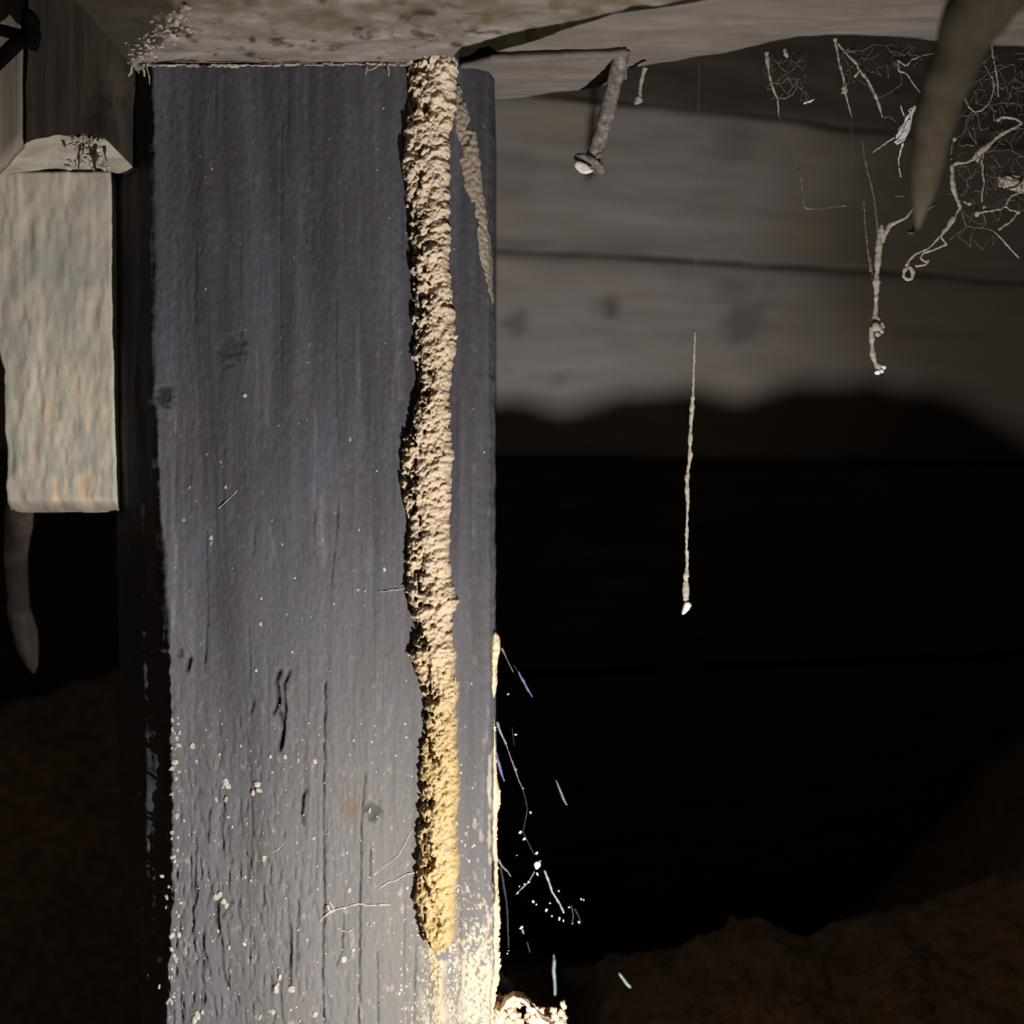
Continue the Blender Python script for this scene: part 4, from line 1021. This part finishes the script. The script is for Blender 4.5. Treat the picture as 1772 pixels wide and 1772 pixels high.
def fine_mesh(x0, x1, y0, y1, cell, d, r, keep, seed, mask):
    g = random.Random(seed); P = {}; T = []
    nx, ny = int((x1-x0)/cell)+1, int((y1-y0)/cell)+1
    for i in range(nx):
        for j in range(ny):
            P[i, j] = (x0+(i+(0.5 if j % 2 else 0)+g.uniform(-.36, .36))*cell, y0+(j+g.uniform(-.36, .36))*cell)
    for (i, j), a in P.items():
        nb = [(i+1, j)] + ([(i, j+1), (i+1, j+1)] if j % 2 else [(i, j+1), (i-1, j+1)])
        for q in nb:
            if q in P and g.random() < keep:
                b = P[q]; m_ = ((a[0]+b[0])/2+g.uniform(-2.5, 2.5), (a[1]+b[1])/2+g.uniform(-2.5, 2.5))
                if mask(*m_): T.append(strand([a, m_, b], r*g.uniform(.7, 1.5), d+g.uniform(-.002, .002), 4, 4, 0.3))
    return join(*T)
part('fine_mesh', fine_mesh(1652, 1790, 98, 280, 21, .393, 0.75, 0.72, 4, lambda x, y: x > 1652+max(0, 130-y)*.1), M_WEBFINE, o, kind='stuff')
part('fine_mesh', fine_mesh(1650, 1745, 285, 430, 24, .393, 0.6, 0.62, 6, lambda x, y: x > 1652+max(0, y-330)*.2 and x < 1745), M_WEBFINE, o, kind='stuff')
part('fine_mesh', fine_mesh(1690, 1790, 270, 360, 18, .395, 0.6, 0.6, 8, lambda x, y: x > 1700), M_WEBFINE, o, kind='stuff')
T_ = [q for q in bpy.data.objects if q.name.startswith('torn_cobweb')][0]
part('fine_mesh', fine_mesh(1448, 1600, 80, 150, 17, .389, 0.65, 0.6, 10, lambda x, y: y > 76 and y < 150-(x-1448)*.3), M_WEBFINE, T_, kind='stuff')
part('fine_mesh', fine_mesh(1326, 1400, 90, 175, 16, .389, 0.6, 0.55, 12, lambda x, y: y > 92), M_WEBFINE, T_, kind='stuff')
cc = [at(*q, .3905) for q in ZB([(1090,1010), (1195,905), (1690,975), (985,855)]) + ZA([(770,1510), (1000,570)])]
part('dust_clumps', clump(cc, [.0010, .0005, .0007, .0006, .0007, .0007], True, 0.3), M_WEB, o, kind='stuff')

# brown root slanting down at the right
RT = [(1752,-90,.268),(1704,0,.274),(1672,53,.278),(1648,120,.282),(1622,200,.287),(1608,266,.292),(1598,330,.297),(1588,395,.302)]
S_ = resample(np.array([at(*q) for q in RT]), 0.0018)
tn = np.linspace(0, 1, len(S_))
rad = np.interp(tn, [0, .2, .35, .6, .8, 1], [0.0078, 0.0066, 0.0053, 0.0047, 0.0036, 0.0006])*(1+0.10*fbm(tn*14, tn*0, 0, 700, 3))
o = mesh_obj('root', tube(S_, rad, 18, 0.05), M_STICK)
tag(o, 'dull brown root slanting down in front of the joist at upper right', 'root')
# dark lump of bark behind the net
o = mesh_obj('bark_scrap', lump_mesh(tab([(300,1728,1750),(306,1724,1772),(316,1726,1800),(326,1740,1830),(334,1756,1830)]), 24, 16, 710, .402, .002), M_WEB)
tag(o, 'grey scrap of bark held in the net cobweb at the right edge', 'bark')

# glinting web at the foot of the post
W = thing('glinting_cobweb', at(900, 1480, .402), 'sparse glinting cobweb at the lower right edge of the post', 'cobweb')
for pts, r, mt_ in (
    ([(868,1121),(876,1138),(888,1163)], [3, 1.0, 1.2], M_SILK_GREY), ([(897,1162),(904,1176),(913,1192),(921,1206)], [1.5, 3, 2.6, 1.2], M_SILK_VIOLET), ([(888,1150),(897,1162)], .8, M_SILK_DIM),
    ([(860,1249),(864,1262),(870,1276),(876,1288)], [3, 3.4, 3, 2.2], M_SILK_BLUE), ([(876,1288),(884,1312),(892,1334),(898,1352),(905,1366)], [1, 1.6, 2, 1.2, 1.2], M_SILK_GREY),
    ([(858,1302),(863,1322),(868,1340),(873,1352)], [2.6, 3.2, 2.6, 1.4], M_SILK_VIOLET), ([(962,1350),(968,1364),(974,1380),(981,1393)], [1.6, 2.4, 2.6, 2.2], M_SILK_GREY),
    ([(942,1506),(949,1524),(955,1543),(964,1557),(971,1569),(976,1580)], [2.4, 3, 2.6, 2.8, 2.6, 2], M_SILK_BLUE), ([(959,1660),(958,1680),(960,1700),(960,1722)], [2.6, 3, 3, 2.2], M_SILK_GREEN), ([(958,1652),(959,1660)], 1, M_SILK_GREY),
    ([(1071,1684),(1078,1694),(1084,1702),(1091,1709)], [1.8, 2.4, 2.6, 2], M_SILK_GREEN), ([(861,1486),(868,1498),(880,1510),(884,1517)], [3, 2.2, 2, 1], M_SILK_GREY), ([(866,1500),(870,1520),(874,1548)], 2.4, M_SILK_DIM), ([(874,1540),(878,1580),(880,1640)], 1.6, M_SILK_DIM),
    ([(905,1366),(913,1398),(905,1440),(925,1480)], 1.2, M_SILK_DIM), ([(925,1508),(915,1526),(902,1538),(892,1548)], [2, 1.6, 2, 1.6], M_SILK_GREY), ([(988,1566),(992,1584),(990,1598)], [2, 2.4, 2.4], M_SILK_DIM), ([(994,1572),(1002,1588),(1006,1598)], 1.6, M_SILK_DIM), ([(886,1258),(890,1290)], .8, M_SILK_DIM), ([(902,1604),(906,1616)], 2, M_SILK_GREY), ([(912,1630),(917,1648)], 1.4, M_SILK_DIM)):
    part('thread', strand(pts, [q*0.85 for q in r] if isinstance(r, list) else r, .345 if (pts[0][1] > 1640 and pts[0][0] > 930) else .401, 6, 2.5, 0.25, jit=0.3), mt_, W)
part('bead', clump([at(930, 1497, .4005)], [0.0011], True, 0.25), M_WEBWHITE, W)
sp = [(879,1201),(893,1271),(905,1365),(893,1331),(928,1476),(907,1452),(900,1440),(894,1480),(908,1530),(915,1526),(899,1534),(896,1545),(922,1560),(928,1565),(952,1563),(945,1575),(968,1590),(975,1593),(990,1598),(1010,1557),(985,1570),(1002,1596),(905,1610),(878,1650),(930,1512),(955,1585),(918,1406),(935,1490),(967,1542),(1006,1556),(902,1605),(880,1645)]
part('dust_specks', clump([at(x_, y_, .401) for x_, y_ in sp], [random.uniform(0.00022, 0.0005) for _ in sp], False, 0.4), M_WEBWHITE, W, False, kind='stuff')

# ---- curled bark chip with crumbs at the foot of the post
CH = thing('bark_chip', at(910, 1790, .408), 'curled pale bark chip on the soil at the foot of the post', 'bark')
n, m = 40, 16
arch = curve([(862,1744),(872,1726),(886,1718),(902,1720),(922,1736),(940,1752),(956,1762),(974,1772)], n)
V = []
for j in range(m):
    v = j/(m-1)
    for x_, y_ in arch:
        V.append(at(x_ + 4*v, y_ + 46*v*(0.4+0.6*smooth(860, 960, x_))*0.35 - 6*math.sin(v*3.1), 0.412-0.020*v))
V = np.array(V); V[:, 2] += 0.0006*fbm(V[:, 0]*900, V[:, 1]*900, 0, 720, 3)
Vb = V.copy(); Vb[:, 2] -= 0.0012; N = len(V)
Fq = [tuple(q) for q in grid_faces(m, n)] + [tuple(q[::-1]) for q in grid_faces(m, n, N)]
for i in range(n-1):
    Fq.append((i+1, i, N+i, N+i+1)); a = (m-1)*n+i; Fq.append((a, a+1, N+a+1, N+a))
for j in range(m-1):
    a = j*n; Fq.append((a, a+n, N+a+n, N+a)); b = j*n+n-1; Fq.append((b+n, b, N+b, N+b+n))
part('chip_body', (np.concatenate([V, Vb]), Fq), M_CHIP, CH)
cc, cr_ = [], []
for _ in range(230):
    if random.random() < .40: x_, y_ = random.gauss(876, 9), random.uniform(1732, 1785)
    else: x_, y_ = random.uniform(915, 978), random.gauss(1764, 10)
    if y_ < 1730: continue
    cc.append(at(x_, y_, random.uniform(.396, .41))); cr_.append(random.uniform(0.0005, 0.0016))
part('crumbs', clump(cc, cr_, True, 0.4), M_CHIP, CH, True, kind='stuff')
o = mesh_obj('web_funnel', strand([(864,1680),(868,1692),(876,1704),(886,1714)], [3, 6, 9, 10], .414, 8, 3, 0.3), M_SILK_GREY)
tag(o, 'small grey web funnel between the post and the bark chip', 'cobweb')

# ---- soil clods lying on the mound
CL = [(1592,1664,13,'pale round soil clod on the mound at the lower right'), (1660,1618,8,'small pale clod higher up the right mound, near the frame edge'), (1690,1618,7,'pale pebble-like clod beside the small clod at the right'), (1596,1712,9,'flat grey clod low on the right mound'), (1605,1745,12,'grey clod at the bottom of the right mound'), (1312,1592,18,'wide brown clod on the crest of the mound'), (1340,1710,10,'brown clod in the hollow of the mound'), (1272,1690,13,'upright brown clod on the left part of the mound'), (1380,1728,12,'dark reddish clod at the bottom of the mound, centre'), (1268,1592,9,'jagged little clod at the crest of the mound')]
for i, (x_, y_, r_, lab) in enumerate(CL):
    best = None
    for d in np.linspace(0.40, 0.56, 161):
        p = at(x_, y_, d); h = float(soil_height(np.array([[p[0]]]), np.array([[p[1]]]))[0, 0])
        if p[2] <= h: best = p; break
    if best is None: best = at(x_, y_, 0.525); best[2] = float(soil_height(np.array([[best[0]]]), np.array([[best[1]]]))[0, 0])
    R_ = r_/F*best[1]
    v = ICO2_V.copy(); v *= (1+0.28*fbm(v[:, 0]*1.7+9*i, v[:, 1]*1.7, v[:, 2]*1.7, 730+i, 3))[:, None]
    v = v*np.array([1.15, 1.0, 0.75])*R_ + best
    o = mesh_obj('soil_clod', (v, ICO2_F), M_CLOD if i < 5 else M_SOIL)
    tag(o, lab, 'clod', 'clods on the mound')
